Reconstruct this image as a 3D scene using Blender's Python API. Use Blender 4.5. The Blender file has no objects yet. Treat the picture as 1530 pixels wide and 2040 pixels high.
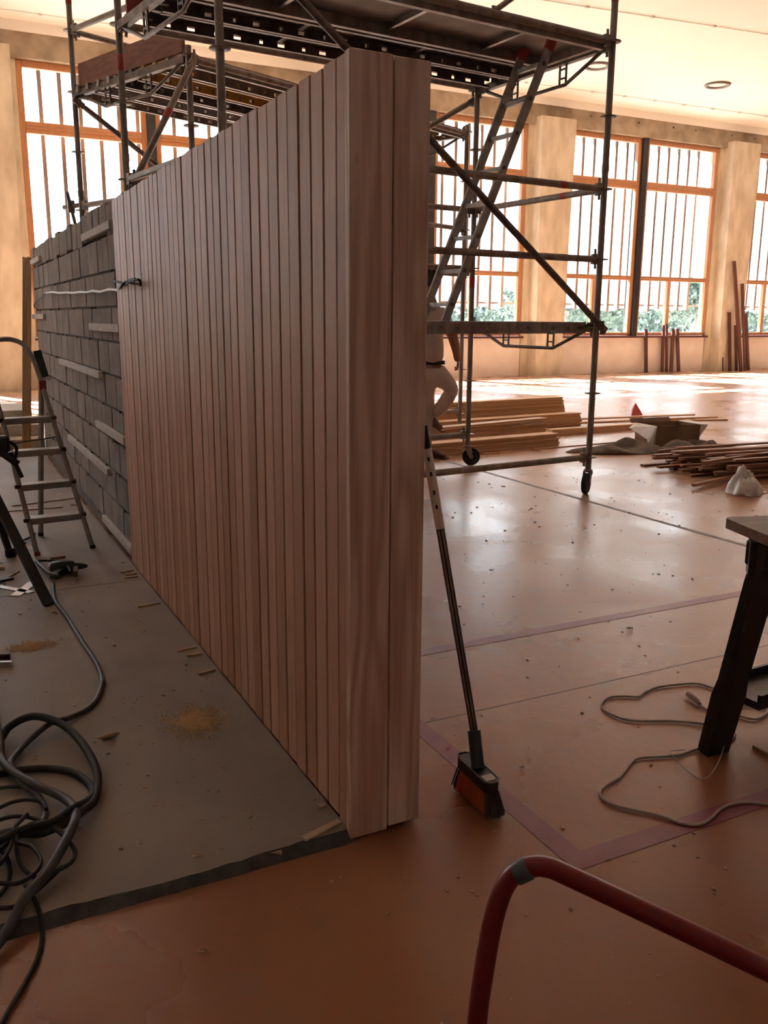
import bpy, bmesh, math, random
from mathutils import Vector, Matrix
import numpy as np
random.seed(7)
S = bpy.context.scene
COL = S.collection
V = Vector

# ------------------------------------------------------------ camera
FPX, YAW, PITCH, ROLL = 1748.6, 0.469, 0.2176, 0.007
CAM = V((-0.8674, -1.8908, 1.35))
fw = V((math.sin(YAW)*math.cos(PITCH), math.cos(YAW)*math.cos(PITCH), -math.sin(PITCH)))
r0 = V((math.cos(YAW), -math.sin(YAW), 0)); u0 = r0.cross(fw)
RT = r0*math.cos(ROLL)+u0*math.sin(ROLL); UP = -r0*math.sin(ROLL)+u0*math.cos(ROLL)
cd = bpy.data.cameras.new('camera'); cam = bpy.data.objects.new('camera', cd); COL.objects.link(cam)
m = Matrix.Identity(4)
for i in range(3):
    m[i][0], m[i][1], m[i][2], m[i][3] = RT[i], UP[i], -fw[i], CAM[i]
cam.matrix_world = m
cd.sensor_fit = 'VERTICAL'; cd.sensor_height = 36; cd.lens = FPX/2040*36; cd.clip_end = 300; cd.clip_start = .05
S.camera = cam

def ray(x, y): return fw + RT*((x-765)/FPX) + UP*((1020-y)/FPX)
def hit(x, y, ax, v):
    d = ray(x, y); return CAM + d*((v-CAM[ax])/d[ax])
def F(x, y, z=0.0): return hit(x, y, 2, z)      # point of the photograph on a level plane
def WY(x, y, Y): return hit(x, y, 1, Y)
def WX(x, y, X): return hit(x, y, 0, X)
def ZD(x, y, d): return CAM + ray(x, y)*d

# ------------------------------------------------------------ world, sun, exposure
w = bpy.data.worlds.new('sky'); S.world = w; w.use_nodes = True
nt = w.node_tree; bg = nt.nodes['Background']
tc = nt.nodes.new('ShaderNodeTexCoord'); sep = nt.nodes.new('ShaderNodeSeparateXYZ'); rmp = nt.nodes.new('ShaderNodeValToRGB')
nt.links.new(tc.outputs['Generated'], sep.inputs[0]); nt.links.new(sep.outputs['Z'], rmp.inputs[0]); nt.links.new(rmp.outputs[0], bg.inputs[0])
rmp.color_ramp.elements[0].color = (.95, .97, 1, 1); rmp.color_ramp.elements[1].color = (.42, .63, 1, 1)
bg.inputs[1].default_value = 12.0
sd = bpy.data.lights.new('sun', 'SUN'); sd.energy = 135; sd.angle = math.radians(.6); sd.color = (1, .97, .93)
so = bpy.data.objects.new('sun', sd); COL.objects.link(so)
so.rotation_euler = V((-.36, .93, .86)).to_track_quat('Z', 'Y').to_euler()
S.view_settings.view_transform = 'Standard'; S.view_settings.look = 'None'
S.view_settings.gamma = 1; S.view_settings.use_curve_mapping = False
S.view_settings.exposure = -0.45
S.cycles.max_bounces = 8; S.cycles.diffuse_bounces = 5; S.cycles.transmission_bounces = 6
S.cycles.use_denoising = True
S.cycles.caustics_reflective = False; S.cycles.caustics_refractive = False

# ------------------------------------------------------------ materials
MATS = {}
def newmat(name):
    mm = bpy.data.materials.new(name); mm.use_nodes = True
    return mm, mm.node_tree, mm.node_tree.nodes['Principled BSDF']
def mat(name, c1, c2=None, scale=8, rough=.6, metal=0, bump=.0, stretch=(1, 1, 1), detail=6, rnd=0.0, lo=.35, hi=.65, coat=0, spots=None, bscale=None, rmix=None):
    if name in MATS: return MATS[name]
    mm, t, b = newmat(name); N = t.nodes; L = t.links
    b.inputs['Roughness'].default_value = rough; b.inputs['Metallic'].default_value = metal
    if coat: b.inputs['Coat Weight'].default_value = coat; b.inputs['Coat Roughness'].default_value = .12
    c2 = c2 or c1
    co = N.new('ShaderNodeTexCoord'); oi = N.new('ShaderNodeObjectInfo')
    mp = N.new('ShaderNodeMapping'); mp.inputs['Scale'].default_value = stretch
    vm = N.new('ShaderNodeVectorMath'); vm.operation = 'SCALE'; cmb = N.new('ShaderNodeCombineXYZ')
    for i in range(3): L.new(oi.outputs['Random'], cmb.inputs[i])
    L.new(cmb.outputs[0], vm.inputs[0]); vm.inputs['Scale'].default_value = 57.0 if rnd else 0
    ad = N.new('ShaderNodeVectorMath'); L.new(co.outputs['Object'], ad.inputs[0]); L.new(vm.outputs[0], ad.inputs[1])
    L.new(ad.outputs[0], mp.inputs[0])
    nz = N.new('ShaderNodeTexNoise'); nz.inputs['Scale'].default_value = scale; nz.inputs['Detail'].default_value = detail
    L.new(mp.outputs[0], nz.inputs[0])
    rp = N.new('ShaderNodeValToRGB'); L.new(nz.outputs[0], rp.inputs[0])
    rp.color_ramp.elements[0].position = lo; rp.color_ramp.elements[1].position = hi
    rp.color_ramp.elements[0].color = (*c1, 1); rp.color_ramp.elements[1].color = (*c2, 1)
    out = rp.outputs[0]
    if spots:   # (color, scale, threshold)
        n2 = N.new('ShaderNodeTexNoise'); n2.inputs['Scale'].default_value = spots[1]; n2.inputs['Detail'].default_value = 5; n2.inputs['Roughness'].default_value = .65
        L.new(ad.outputs[0], n2.inputs[0])
        r2 = N.new('ShaderNodeValToRGB'); L.new(n2.outputs[0], r2.inputs[0])
        r2.color_ramp.elements[0].position = spots[2]; r2.color_ramp.elements[1].position = spots[2]+(.08 if len(spots) < 4 else spots[3])
        mx = N.new('ShaderNodeMix'); mx.data_type = 'RGBA'; L.new(r2.outputs[0], mx.inputs[0]); L.new(out, mx.inputs[6]); mx.inputs[7].default_value = (*spots[0], 1)
        out = mx.outputs[2]
    if rnd:
        hs = N.new('ShaderNodeHueSaturation'); mr = N.new('ShaderNodeMapRange'); L.new(oi.outputs['Random'], mr.inputs[0])
        mr.inputs[3].default_value = 1-rnd; mr.inputs[4].default_value = 1+rnd*.6
        L.new(mr.outputs[0], hs.inputs['Value']); L.new(out, hs.inputs['Color']); out = hs.outputs[0]
    L.new(out, b.inputs['Base Color'])
    if rmix:
        mr2 = N.new('ShaderNodeMapRange'); L.new(nz.outputs[0], mr2.inputs[0]); mr2.inputs[1].default_value = .3; mr2.inputs[2].default_value = .7
        mr2.inputs[3].default_value = rmix[0]; mr2.inputs[4].default_value = rmix[1]; L.new(mr2.outputs[0], b.inputs['Roughness'])
    if bump:
        bp = N.new('ShaderNodeBump'); bp.inputs['Strength'].default_value = bump; bp.inputs['Distance'].default_value = .01
        nb = nz
        if bscale:
            nb = N.new('ShaderNodeTexNoise'); nb.inputs['Scale'].default_value = bscale; nb.inputs['Detail'].default_value = 4; L.new(mp.outputs[0], nb.inputs[0])
        L.new(nb.outputs[0], bp.inputs['Height']); L.new(bp.outputs[0], b.inputs['Normal'])
    MATS[name] = mm; return mm

def woodmat(name, c1, c2, knots, axis=2, scale=1.0, rough=.55, rnd=.1, fig=.10):
    """planks: long flowing grain with cathedral figure and a few knots"""
    if name in MATS: return MATS[name]
    mm, t, b = newmat(name); N = t.nodes; L = t.links
    b.inputs['Roughness'].default_value = rough
    co = N.new('ShaderNodeTexCoord'); oi = N.new('ShaderNodeObjectInfo')
    cmb = N.new('ShaderNodeCombineXYZ')
    ml = N.new('ShaderNodeMath'); ml.operation = 'MULTIPLY'; ml.inputs[1].default_value = 83.7; L.new(oi.outputs['Random'], ml.inputs[0])
    for i in range(3): L.new(ml.outputs[0], cmb.inputs[i])
    ad = N.new('ShaderNodeVectorMath'); L.new(co.outputs['Object'], ad.inputs[0]); L.new(cmb.outputs[0], ad.inputs[1])
    mp = N.new('ShaderNodeMapping'); sc = [9*scale]*3; sc[axis] = .9*scale; mp.inputs['Scale'].default_value = sc; L.new(ad.outputs[0], mp.inputs[0])
    n1 = N.new('ShaderNodeTexNoise'); n1.inputs['Scale'].default_value = 1; n1.inputs['Detail'].default_value = 2; n1.inputs['Distortion'].default_value = .4; L.new(mp.outputs[0], n1.inputs[0])
    m1 = N.new('ShaderNodeMath'); m1.operation = 'MULTIPLY'; m1.inputs[1].default_value = 16; L.new(n1.outputs[0], m1.inputs[0])
    sn = N.new('ShaderNodeMath'); sn.operation = 'SINE'; m2 = N.new('ShaderNodeMath'); m2.operation = 'MULTIPLY'; m2.inputs[1].default_value = 3.0
    L.new(m1.outputs[0], m2.inputs[0]); L.new(m2.outputs[0], sn.inputs[0])
    mp2 = N.new('ShaderNodeMapping'); s2 = [160*scale]*3; s2[axis] = 4*scale; mp2.inputs['Scale'].default_value = s2; L.new(ad.outputs[0], mp2.inputs[0])
    n2 = N.new('ShaderNodeTexNoise'); n2.inputs['Scale'].default_value = 1; n2.inputs['Detail'].default_value = 3; L.new(mp2.outputs[0], n2.inputs[0])
    a2 = N.new('ShaderNodeMath'); a2.operation = 'MULTIPLY_ADD'; a2.inputs[1].default_value = fig; a2.inputs[2].default_value = .3; L.new(sn.outputs[0], a2.inputs[0])
    a3 = N.new('ShaderNodeMath'); a3.operation = 'MULTIPLY_ADD'; a3.inputs[1].default_value = .4; L.new(n2.outputs[0], a3.inputs[0]); L.new(a2.outputs[0], a3.inputs[2])
    rp = N.new('ShaderNodeValToRGB'); L.new(a3.outputs[0], rp.inputs[0])
    rp.color_ramp.elements[0].position = .25; rp.color_ramp.elements[1].position = .75
    rp.color_ramp.elements[0].color = (*c1, 1); rp.color_ramp.elements[1].color = (*c2, 1)
    # knots: rare dark streaks
    mp3 = N.new('ShaderNodeMapping'); s3 = [22*scale]*3; s3[axis] = 5*scale; mp3.inputs['Scale'].default_value = s3; L.new(ad.outputs[0], mp3.inputs[0])
    n3 = N.new('ShaderNodeTexNoise'); n3.inputs['Scale'].default_value = 1; n3.inputs['Detail'].default_value = 2; L.new(mp3.outputs[0], n3.inputs[0])
    r3 = N.new('ShaderNodeValToRGB'); L.new(n3.outputs[0], r3.inputs[0]); r3.color_ramp.elements[0].position = .745; r3.color_ramp.elements[1].position = .79
    mx = N.new('ShaderNodeMix'); mx.data_type = 'RGBA'; L.new(r3.outputs[0], mx.inputs[0]); L.new(rp.outputs[0], mx.inputs[6]); mx.inputs[7].default_value = (*knots, 1)
    hs = N.new('ShaderNodeHueSaturation'); mr = N.new('ShaderNodeMapRange'); L.new(oi.outputs['Random'], mr.inputs[0])
    mr.inputs[3].default_value = 1-rnd; mr.inputs[4].default_value = 1+rnd*.7
    L.new(mr.outputs[0], hs.inputs['Value']); L.new(mx.outputs[2], hs.inputs['Color'])
    # redder boards are also darker
    h2 = N.new('ShaderNodeMapRange'); L.new(oi.outputs['Random'], h2.inputs[0]); h2.inputs[3].default_value = 1.15; h2.inputs[4].default_value = .95
    L.new(h2.outputs[0], hs.inputs['Saturation'])
    L.new(hs.outputs[0], b.inputs['Base Color'])
    bp = N.new('ShaderNodeBump'); bp.inputs['Strength'].default_value = .15; bp.inputs['Distance'].default_value = .004
    L.new(a3.outputs[0], bp.inputs['Height']); L.new(bp.outputs[0], b.inputs['Normal'])
    MATS[name] = mm; return mm

M_board = woodmat('pale fir cladding', (.47, .235, .14), (.64, .38, .255), (.20, .085, .045), rnd=.22, fig=.05)
M_end = woodmat('pale wide end boards', (.52, .29, .19), (.88, .68, .54), (.22, .10, .055), scale=.8, rnd=.04, fig=.15)
M_plank = woodmat('pale stacked planks', (.60, .35, .18), (.76, .50, .29), (.25, .12, .06), axis=0, rnd=.22)
M_lean = woodmat('standing pale planks', (.50, .29, .14), (.62, .40, .21), (.25, .12, .06), axis=2, rnd=.12)
M_brown = woodmat('old brown timber', (.20, .085, .045), (.42, .22, .13), (.08, .03, .02), axis=0, rnd=.35)
M_dark = woodmat('dark stained timber', (.07, .022, .016), (.12, .04, .03), (.04, .015, .01), axis=2, rnd=.2)
M_frame = woodmat('orange window wood', (.38, .175, .085), (.52, .27, .145), (.2, .07, .03), axis=2, rnd=.05)
M_table = woodmat('worn bench plank', (.16, .10, .07), (.28, .20, .15), (.08, .05, .03), axis=0, rnd=.05)
M_chip = mat('offcut wood', (.42, .27, .16), (.52, .36, .22), 20, .7, rnd=.15)
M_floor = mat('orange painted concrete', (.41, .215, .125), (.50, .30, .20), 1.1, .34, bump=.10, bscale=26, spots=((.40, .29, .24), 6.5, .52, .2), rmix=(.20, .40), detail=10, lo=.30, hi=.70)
M_slab = mat('grey screed', (.225, .175, .135), (.31, .245, .195), 1.6, .62, bump=.15, bscale=60, spots=((.36, .25, .15), 3.1, .64), detail=8)
M_edge = mat('broken screed edge', (.06, .052, .048), (.11, .095, .085), 30, .9, bump=.5)
M_line = mat('purple court paint', (.22, .035, .055), (.26, .05, .07), 14, .4, bump=.05, spots=((.36, .2, .16), 60, .70))
M_joint = mat('grey joint filler', (.20, .155, .135), (.26, .20, .17), 9, .6)
M_block = mat('grey concrete block', (.24, .20, .175), (.36, .31, .275), 7, .93, bump=.5, bscale=90, rnd=.16)
M_mortar = mat('mortar', (.15, .13, .118), (.21, .185, .165), 20, .95, bump=.6)
M_batten = mat('white washed batten', (.50, .45, .41), (.66, .62, .58), 25, .8, spots=((.3, .25, .22), 40, .66), rnd=.05)
M_conc = mat('board marked concrete', (.50, .42, .30), (.68, .60, .47), 2.0, .85, bump=.25, stretch=(2, 2, .8), spots=((.42, .33, .20), 7, .68), bscale=12)
M_beam = mat('beam concrete', (.24, .18, .12), (.40, .32, .23), 3, .85, bump=.25, spots=((.7, .66, .58), 9, .72), bscale=12)
M_plaster = mat('pinkish parapet plaster', (.80, .70, .62), (.86, .78, .71), 3, .8, bump=.03)
M_ceil = mat('cream ceiling', (.88, .875, .83), (.90, .895, .85), 1, .9)
M_wall = mat('unlit plaster', (.50, .49, .48), (.56, .55, .54), 2, .9)
M_galv = mat('weathered galvanised steel', (.20, .165, .145), (.36, .315, .285), 14, .5, metal=.3, bump=.12, spots=((.30, .27, .25), 60, .66), stretch=(1, 1, .4), rmix=(.38, .62))
M_galvd = mat('dark scaffold steel', (.10, .078, .068), (.20, .165, .145), 12, .5, metal=.3, bump=.1)
M_alu = mat('dull aluminium', (.30, .275, .265), (.42, .39, .375), 10, .42, metal=.7, rmix=(.35, .55))
M_alul = mat('ladder aluminium', (.30, .275, .25), (.42, .385, .35), 14, .5, metal=.4, rnd=.05)
M_ply = mat('grey deck plywood', (.10, .085, .078), (.19, .165, .155), 4, .55, bump=.05)
M_red = mat('red plastic mark', (.42, .045, .035), (.50, .06, .05), 10, .5)
M_toe = mat('red brown toe board', (.20, .075, .05), (.30, .13, .09), 8, .7, stretch=(1, 1, 4))
M_toer = mat('red toe board', (.20, .02, .02), (.27, .035, .03), 8, .6)
M_yel = mat('yellow steel plank', (.42, .26, .07), (.50, .32, .10), 8, .5)
M_black = mat('black plastic', (.010, .009, .009), (.018, .016, .016), 30, .42)
M_rubber = mat('black rubber', (.016, .015, .015), (.03, .027, .026), 30, .7)
M_hose = mat('grey rubber hose', (.05, .047, .048), (.085, .08, .08), 20, .55)
M_mull = mat('black steel mullion', (.012, .011, .014), (.02, .018, .02), 10, .45)
M_white = mat('white plastic', (.72, .68, .63), (.78, .75, .70), 10, .5)
M_cord = mat('beige cord', (.42, .33, .27), (.50, .41, .34), 30, .6)
M_string = mat('pale string', (.55, .48, .42), (.62, .55, .48), 30, .8)
M_redt = mat('red enamelled tube', (.15, .003, .004), (.19, .004, .006), 6, .36, coat=.15, spots=((.02, .008, .008), 13, .735))
M_tape = mat('grey insulating tape', (.06, .075, .085), (.09, .105, .115), 12, .45)
M_box = mat('brown cardboard', (.20, .115, .078), (.25, .15, .105), 6, .85)
M_print = mat('dark print', (.05, .03, .022), None, 6, .8)
M_cloth = mat('grey brown tarpaulin', (.13, .105, .085), (.24, .20, .17), 9, .9, bump=.5, bscale=30)
M_bag = mat('white plastic bag', (.72, .68, .62), (.80, .77, .72), 6, .4, bump=.4, bscale=14)
M_steel = mat('bright steel', (.45, .47, .5), (.6, .62, .65), 10, .3, metal=.9)
M_bristle = mat('dark bristles', (.055, .035, .03), (.13, .09, .08), 90, .8, stretch=(1, 1, .1))
M_brislt = mat('orange bristles', (.5, .09, .02), (.6, .14, .03), 90, .8, stretch=(1, 1, .1))
M_saw = mat('sawdust', (.74, .48, .24), (.86, .62, .36), 120, .95, bump=.8)
M_pink = mat('pink red sheet', (.62, .09, .10), (.72, .16, .17), 8, .6)
M_skin = mat('skin', (.36, .16, .10), (.42, .20, .13), 12, .55)
M_shirt = mat('pale worn t-shirt', (.56, .45, .40), (.64, .53, .48), 12, .9, bump=.3, bscale=22)
M_trous = mat('dusty white trousers', (.58, .47, .41), (.68, .57, .51), 9, .9, bump=.4, bscale=16)
M_shoe = mat('brown work shoe', (.10, .045, .03), (.17, .08, .055), 14, .7)
M_belt = mat('dark belt', (.012, .012, .015), None, 10, .5)
M_hair = mat('black hair', (.012, .009, .008), (.03, .022, .018), 60, .7)
M_step = mat('pale concrete step', (.36, .32, .27), (.50, .45, .39), 5, .85, bump=.1)
M_ground = mat('dry pale ground', (.58, .52, .42), (.72, .66, .55), .6, .95)
M_bark = mat('grey bark', (.20, .17, .15), (.34, .30, .27), 10, .95, bump=.5, stretch=(1, 1, .2))
M_leaf = mat('hazed grey-green leaves', (.05, .075, .06), (.13, .17, .14), 3, .7)  # leaf green greyed to put bright outdoor haze into the colour
M_slat = mat('weathered slat', (.17, .125, .105), (.24, .175, .15), 5, .8, stretch=(3, 3, .5))
# glass
mg, t, b = newmat('window glass'); b.inputs['Transmission Weight'].default_value = 1; b.inputs['Roughness'].default_value = 0
tr = t.nodes.new('ShaderNodeBsdfTransparent'); gl = t.nodes.new('ShaderNodeBsdfGlossy'); gl.inputs['Roughness'].default_value = .02
lw = t.nodes.new('ShaderNodeLayerWeight'); lw.inputs[0].default_value = .5; fr = t.nodes.new('ShaderNodeMapRange'); fr.inputs[1].default_value = .5; fr.inputs[3].default_value = .03; fr.inputs[4].default_value = .5; t.links.new(lw.outputs['Facing'], fr.inputs[0]); ms = t.nodes.new('ShaderNodeMixShader')
t.links.new(fr.outputs[0], ms.inputs[0]); t.links.new(tr.outputs[0], ms.inputs[1]); t.links.new(gl.outputs[0], ms.inputs[2])
tr.inputs[0].default_value = (.93, .96, .96, 1)
t.links.new(ms.outputs[0], t.nodes['Material Output'].inputs[0]); t.nodes.remove(b); M_glass = mg
# translucent white sheet
mg, t, b = newmat('white translucent fin'); t.nodes.remove(b)
df = t.nodes.new('ShaderNodeBsdfDiffuse'); tl = t.nodes.new('ShaderNodeBsdfTranslucent'); ms = t.nodes.new('ShaderNodeMixShader')
df.inputs[0].default_value = (.88, .9, .92, 1); tl.inputs[0].default_value = (.88, .9, .92, 1); ms.inputs[0].default_value = .5
t.links.new(df.outputs[0], ms.inputs[1]); t.links.new(tl.outputs[0], ms.inputs[2]); t.links.new(ms.outputs[0], t.nodes['Material Output'].inputs[0]); M_fin = mg

# shade put into the floor colour: darker, deeper orange towards the camera
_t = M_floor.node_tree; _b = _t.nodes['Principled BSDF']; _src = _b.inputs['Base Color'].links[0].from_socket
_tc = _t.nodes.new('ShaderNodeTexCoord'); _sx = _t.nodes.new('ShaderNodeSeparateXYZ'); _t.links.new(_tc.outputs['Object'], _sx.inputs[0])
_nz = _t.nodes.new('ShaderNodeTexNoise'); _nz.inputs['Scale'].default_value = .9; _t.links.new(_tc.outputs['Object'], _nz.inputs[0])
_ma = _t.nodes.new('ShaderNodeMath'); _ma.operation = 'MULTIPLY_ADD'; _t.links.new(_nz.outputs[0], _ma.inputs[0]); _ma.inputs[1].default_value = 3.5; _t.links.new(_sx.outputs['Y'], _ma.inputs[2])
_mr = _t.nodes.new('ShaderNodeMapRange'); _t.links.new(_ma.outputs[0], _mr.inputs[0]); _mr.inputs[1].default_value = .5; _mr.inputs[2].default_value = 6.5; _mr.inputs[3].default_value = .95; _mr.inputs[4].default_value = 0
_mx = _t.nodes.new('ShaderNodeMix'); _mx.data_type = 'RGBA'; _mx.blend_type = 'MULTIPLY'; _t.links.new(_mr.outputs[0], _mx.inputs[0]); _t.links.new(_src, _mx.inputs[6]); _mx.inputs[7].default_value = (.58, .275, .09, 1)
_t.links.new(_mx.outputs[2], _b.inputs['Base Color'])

# ------------------------------------------------------------ mesh builder
class MB:
    def __init__(s): s.v = []; s.f = []; s.mi = []; s.cur = 0; s.smooth = []
    def add(s, vs, fs, sm=False):
        n = len(s.v); s.v += [tuple(v) for v in vs]
        for f in fs: s.f.append([i+n for i in f]); s.mi.append(s.cur); s.smooth.append(sm)
        return s
    def hexa(s, c):   # 8 corners: bottom 4 ccw, top 4 ccw
        return s.add(c, [(3, 2, 1, 0), (4, 5, 6, 7), (0, 1, 5, 4), (1, 2, 6, 5), (2, 3, 7, 6), (3, 0, 4, 7)])
    def box(s, x0, x1, y0, y1, z0, z1):
        return s.hexa([(x0, y0, z0), (x1, y0, z0), (x1, y1, z0), (x0, y1, z0), (x0, y0, z1), (x1, y0, z1), (x1, y1, z1), (x0, y1, z1)])
    def bbox(s, x0, x1, y0, y1, z0, z1, b=.003):   # box with chamfered edges
        bm = bmesh.new(); bmesh.ops.create_cube(bm, size=1)
        for v in bm.verts: v.co = V(((x0+x1)/2+v.co.x*(x1-x0), (y0+y1)/2+v.co.y*(y1-y0), (z0+z1)/2+v.co.z*(z1-z0)))
        bmesh.ops.bevel(bm, geom=bm.edges[:], offset=b, segments=1, affect='EDGES')
        bm.verts.index_update()
        s.add([v.co.copy() for v in bm.verts], [[v.index for v in f.verts] for f in bm.faces]); bm.free(); return s
    def bar(s, p, q, a, b, up=(0, 0, 1)):   # rectangular bar p->q, a across, b along up
        p, q = V(p), V(q); d = (q-p).normalized(); up = V(up)
        x = d.cross(up)
        if x.length < 1e-4: x = d.cross(V((1, 0, 0)))
        x.normalize(); y = x.cross(d).normalized()
        c = []
        for e in (p, q):
            for sx, sy in ((-1, -1), (1, -1), (1, 1), (-1, 1)): c.append(e+x*(a/2*sx)+y*(b/2*sy))
        return s.add(c, [(3, 2, 1, 0), (4, 5, 6, 7), (0, 1, 5, 4), (1, 2, 6, 5), (2, 3, 7, 6), (3, 0, 4, 7)])
    def tube(s, pts, r, n=10, closed=False, cap=True):
        pts = [V(p) for p in pts]; N = len(pts); rs = r if isinstance(r, (list, tuple)) else [r]*N
        T = []
        for i in range(N):
            a = pts[(i-1) % N] if (i or closed) else pts[0]; c = pts[(i+1) % N] if (i < N-1 or closed) else pts[-1]
            T.append((c-a).normalized())
        x = T[0].cross(V((0, 0, 1)))
        if x.length < .05: x = T[0].cross(V((1, 0, 0)))
        x.normalize(); vs = []
        for i in range(N):
            x = (x-T[i]*x.dot(T[i])).normalized(); y = T[i].cross(x)
            for k in range(n):
                a = 2*math.pi*k/n; vs.append(pts[i]+(x*math.cos(a)+y*math.sin(a))*rs[i])
        fs = []
        for i in range(N if closed else N-1):
            j = (i+1) % N
            for k in range(n): fs.append((i*n+k, i*n+(k+1) % n, j*n+(k+1) % n, j*n+k))
        s.add(vs, fs, True)
        if cap and not closed:
            s.add(vs[:n], [tuple(range(n))[::-1]]); s.add(vs[-n:], [tuple(range(n))])
        return s
    def cyl(s, p, q, r, n=14): return s.tube([p, q], r, n)
    def prism(s, poly, off):   # planar poly extruded by off
        n = len(poly); off = V(off); vs = [V(p) for p in poly]+[V(p)+off for p in poly]
        fs = [tuple(range(n))[::-1], tuple(range(n, 2*n))]+[(i, (i+1) % n, n+(i+1) % n, n+i) for i in range(n)]
        return s.add(vs, fs)
    def lathe(s, c, ax, prof, n=24):   # prof [(along, radius)]
        c, ax = V(c), V(ax).normalized(); x = ax.cross(V((0, 0, 1)))
        if x.length < .05: x = ax.cross(V((1, 0, 0)))
        x.normalize(); y = ax.cross(x); vs = []
        for a, r in prof:
            for k in range(n):
                th = 2*math.pi*k/n; vs.append(c+ax*a+(x*math.cos(th)+y*math.sin(th))*r)
        fs = []
        for i in range(len(prof)-1):
            for k in range(n): fs.append((i*n+k, i*n+(k+1) % n, (i+1)*n+(k+1) % n, (i+1)*n+k))
        fs.append(tuple(range(n))[::-1]); fs.append(tuple(range((len(prof)-1)*n, len(prof)*n)))
        return s.add(vs, fs, True)
    def mesh(s, name, mats, org=(0, 0, 0)):
        me = bpy.data.meshes.new(name); o = V(org)
        me.from_pydata([tuple(V(v)-o) for v in s.v], [], s.f)
        for mm in (mats if isinstance(mats, (list, tuple)) else [mats]): me.materials.append(mm)
        me.polygons.foreach_set('material_index', s.mi); me.polygons.foreach_set('use_smooth', s.smooth)
        me.update()
        bm = bmesh.new(); bm.from_mesh(me); bmesh.ops.recalc_face_normals(bm, faces=bm.faces[:]); bm.to_mesh(me); bm.free()
        return me
    def build(s, name, mats, parent=None, org=None, kind=None, label=None, cat=None, group=None):
        if org is None:
            a = np.array([tuple(v) for v in s.v]); lo, hi = a.min(0), a.max(0)
            org = ((lo[0]+hi[0])/2, (lo[1]+hi[1])/2, lo[2])
        org = V(org)
        o = bpy.data.objects.new(name, s.mesh(name, mats, org)); COL.objects.link(o)
        if parent:
            o.parent = parent; o.location = org-wloc(parent)
        else: o.location = org
        tag(o, label, cat, group, kind); return o
def wloc(o):
    l = V(o.location)
    while o.parent: o = o.parent; l += V(o.location)
    return l
def tag(o, label=None, cat=None, group=None, kind=None):
    if label: o['label'] = label
    if cat: o['category'] = cat
    if group: o['group'] = group
    if kind: o['kind'] = kind
    return o
def empty(name, loc, label, cat, group=None, kind=None):
    o = bpy.data.objects.new(name, None); COL.objects.link(o); o.location = loc; o.empty_display_size = .1
    return tag(o, label, cat, group, kind)
def inst(src, parent, loc, rot=None, name=None):   # shares mesh data
    o = bpy.data.objects.new(name or src.name.split('.')[0], src.data); COL.objects.link(o)
    o.parent = parent; o.location = V(loc)-(wloc(parent) if parent else V((0, 0, 0)))
    if rot: o.rotation_euler = rot
    return o
def cr(pts, k=8, closed=False):   # catmull-rom
    pts = [V(p) for p in pts]; n = len(pts); out = []
    for i in range(n if closed else n-1):
        p0 = pts[(i-1) % n] if (closed or i) else pts[0]; p1 = pts[i]; p2 = pts[(i+1) % n]; p3 = pts[(i+2) % n] if (closed or i+2 < n) else pts[-1]
        for j in range(k):
            t = j/k
            out.append(.5*((2*p1)+(p2-p0)*t+(2*p0-5*p1+4*p2-p3)*t*t+(3*p1-p0-3*p2+p3)*t*t*t))
    if not closed: out.append(pts[-1])
    return out

# ------------------------------------------------------------ room shell
SL = .025                     # the screed on the left stands proud of the orange floor
YW, YB, XL, XR, ZC = 15.86, -8.0, -5.6, 28.0, 6.3
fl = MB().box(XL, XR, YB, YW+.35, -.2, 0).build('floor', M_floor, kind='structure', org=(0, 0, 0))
ls = MB(); ls.box(.21, XR, 1.055, 1.115, -.001, .0012).build('painted_line', M_line, fl, org=(0, 0, 0))
MB().box(.45, .515, -.34, 1.056, -.001, .0012).build('painted_line', M_line, fl, org=(0, 0, 0))
MB().box(.45, XR, -.37, -.305, -.001, .0013).build('painted_line', M_line, fl, org=(0, 0, 0))
MB().box(3.45, 3.49, -6, 15.4, -.001, .001).build('floor_joint', M_joint, fl, org=(0, 0, 0))
MB().box(.22, 3.45, .516, .520, -.001, .0006).build('floor_joint', M_joint, fl, org=(0, 0, 0))
# screed with a chipped front edge
sb = MB(); N = 150; top = []; x = XL
random.seed(3)
for i in range(N+1):
    xx = -5+5.0*i/N
    top.append((xx, .012+random.uniform(-.004, .004)+.006*math.sin(i*.31)))
vs = []; fs = []
for xx, yy in top: vs += [(xx, 7.45, SL), (xx, yy, SL), (xx, -.012+random.uniform(-.002, .002), .0)]
for i in range(N): a = 3*i; fs += [(a, a+1, a+4, a+3)]
slab = MB().add(vs, fs); slab.cur = 1; n = len(vs)
slab.add(vs, [(3*i+1, 3*i+2, 3*i+5, 3*i+4) for i in range(N)])
slab.cur = 0; slab.box(XL, -5, 0, 7.45, 0, SL)
slab = slab.build('floor_screed', [M_slab, M_edge], kind='structure', org=(0, 0, 0), label='raised grey screed floor left of the timber wall')
MB().box(-3, -.005, 2.545, 2.549, SL-.001, SL+.0006).build('screed_joint', M_edge, slab, org=(0, 0, 0))
MB().box(XL, XR, YB, YW+1.3, ZC, ZC+.3).build('ceiling', M_ceil, kind='structure', org=(0, 0, 0))
MB().box(XL-.2, XL, YB, YW+.3, 0, ZC).build('wall_left', M_wall, kind='structure')
MB().box(XR, XR+.2, YB, YW+.3, 0, ZC).build('wall_right', M_wall, kind='structure')
MB().box(XL, XR, YB-.2, YB, 0, ZC).build('wall_rear', M_wall, kind='structure')

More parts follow.
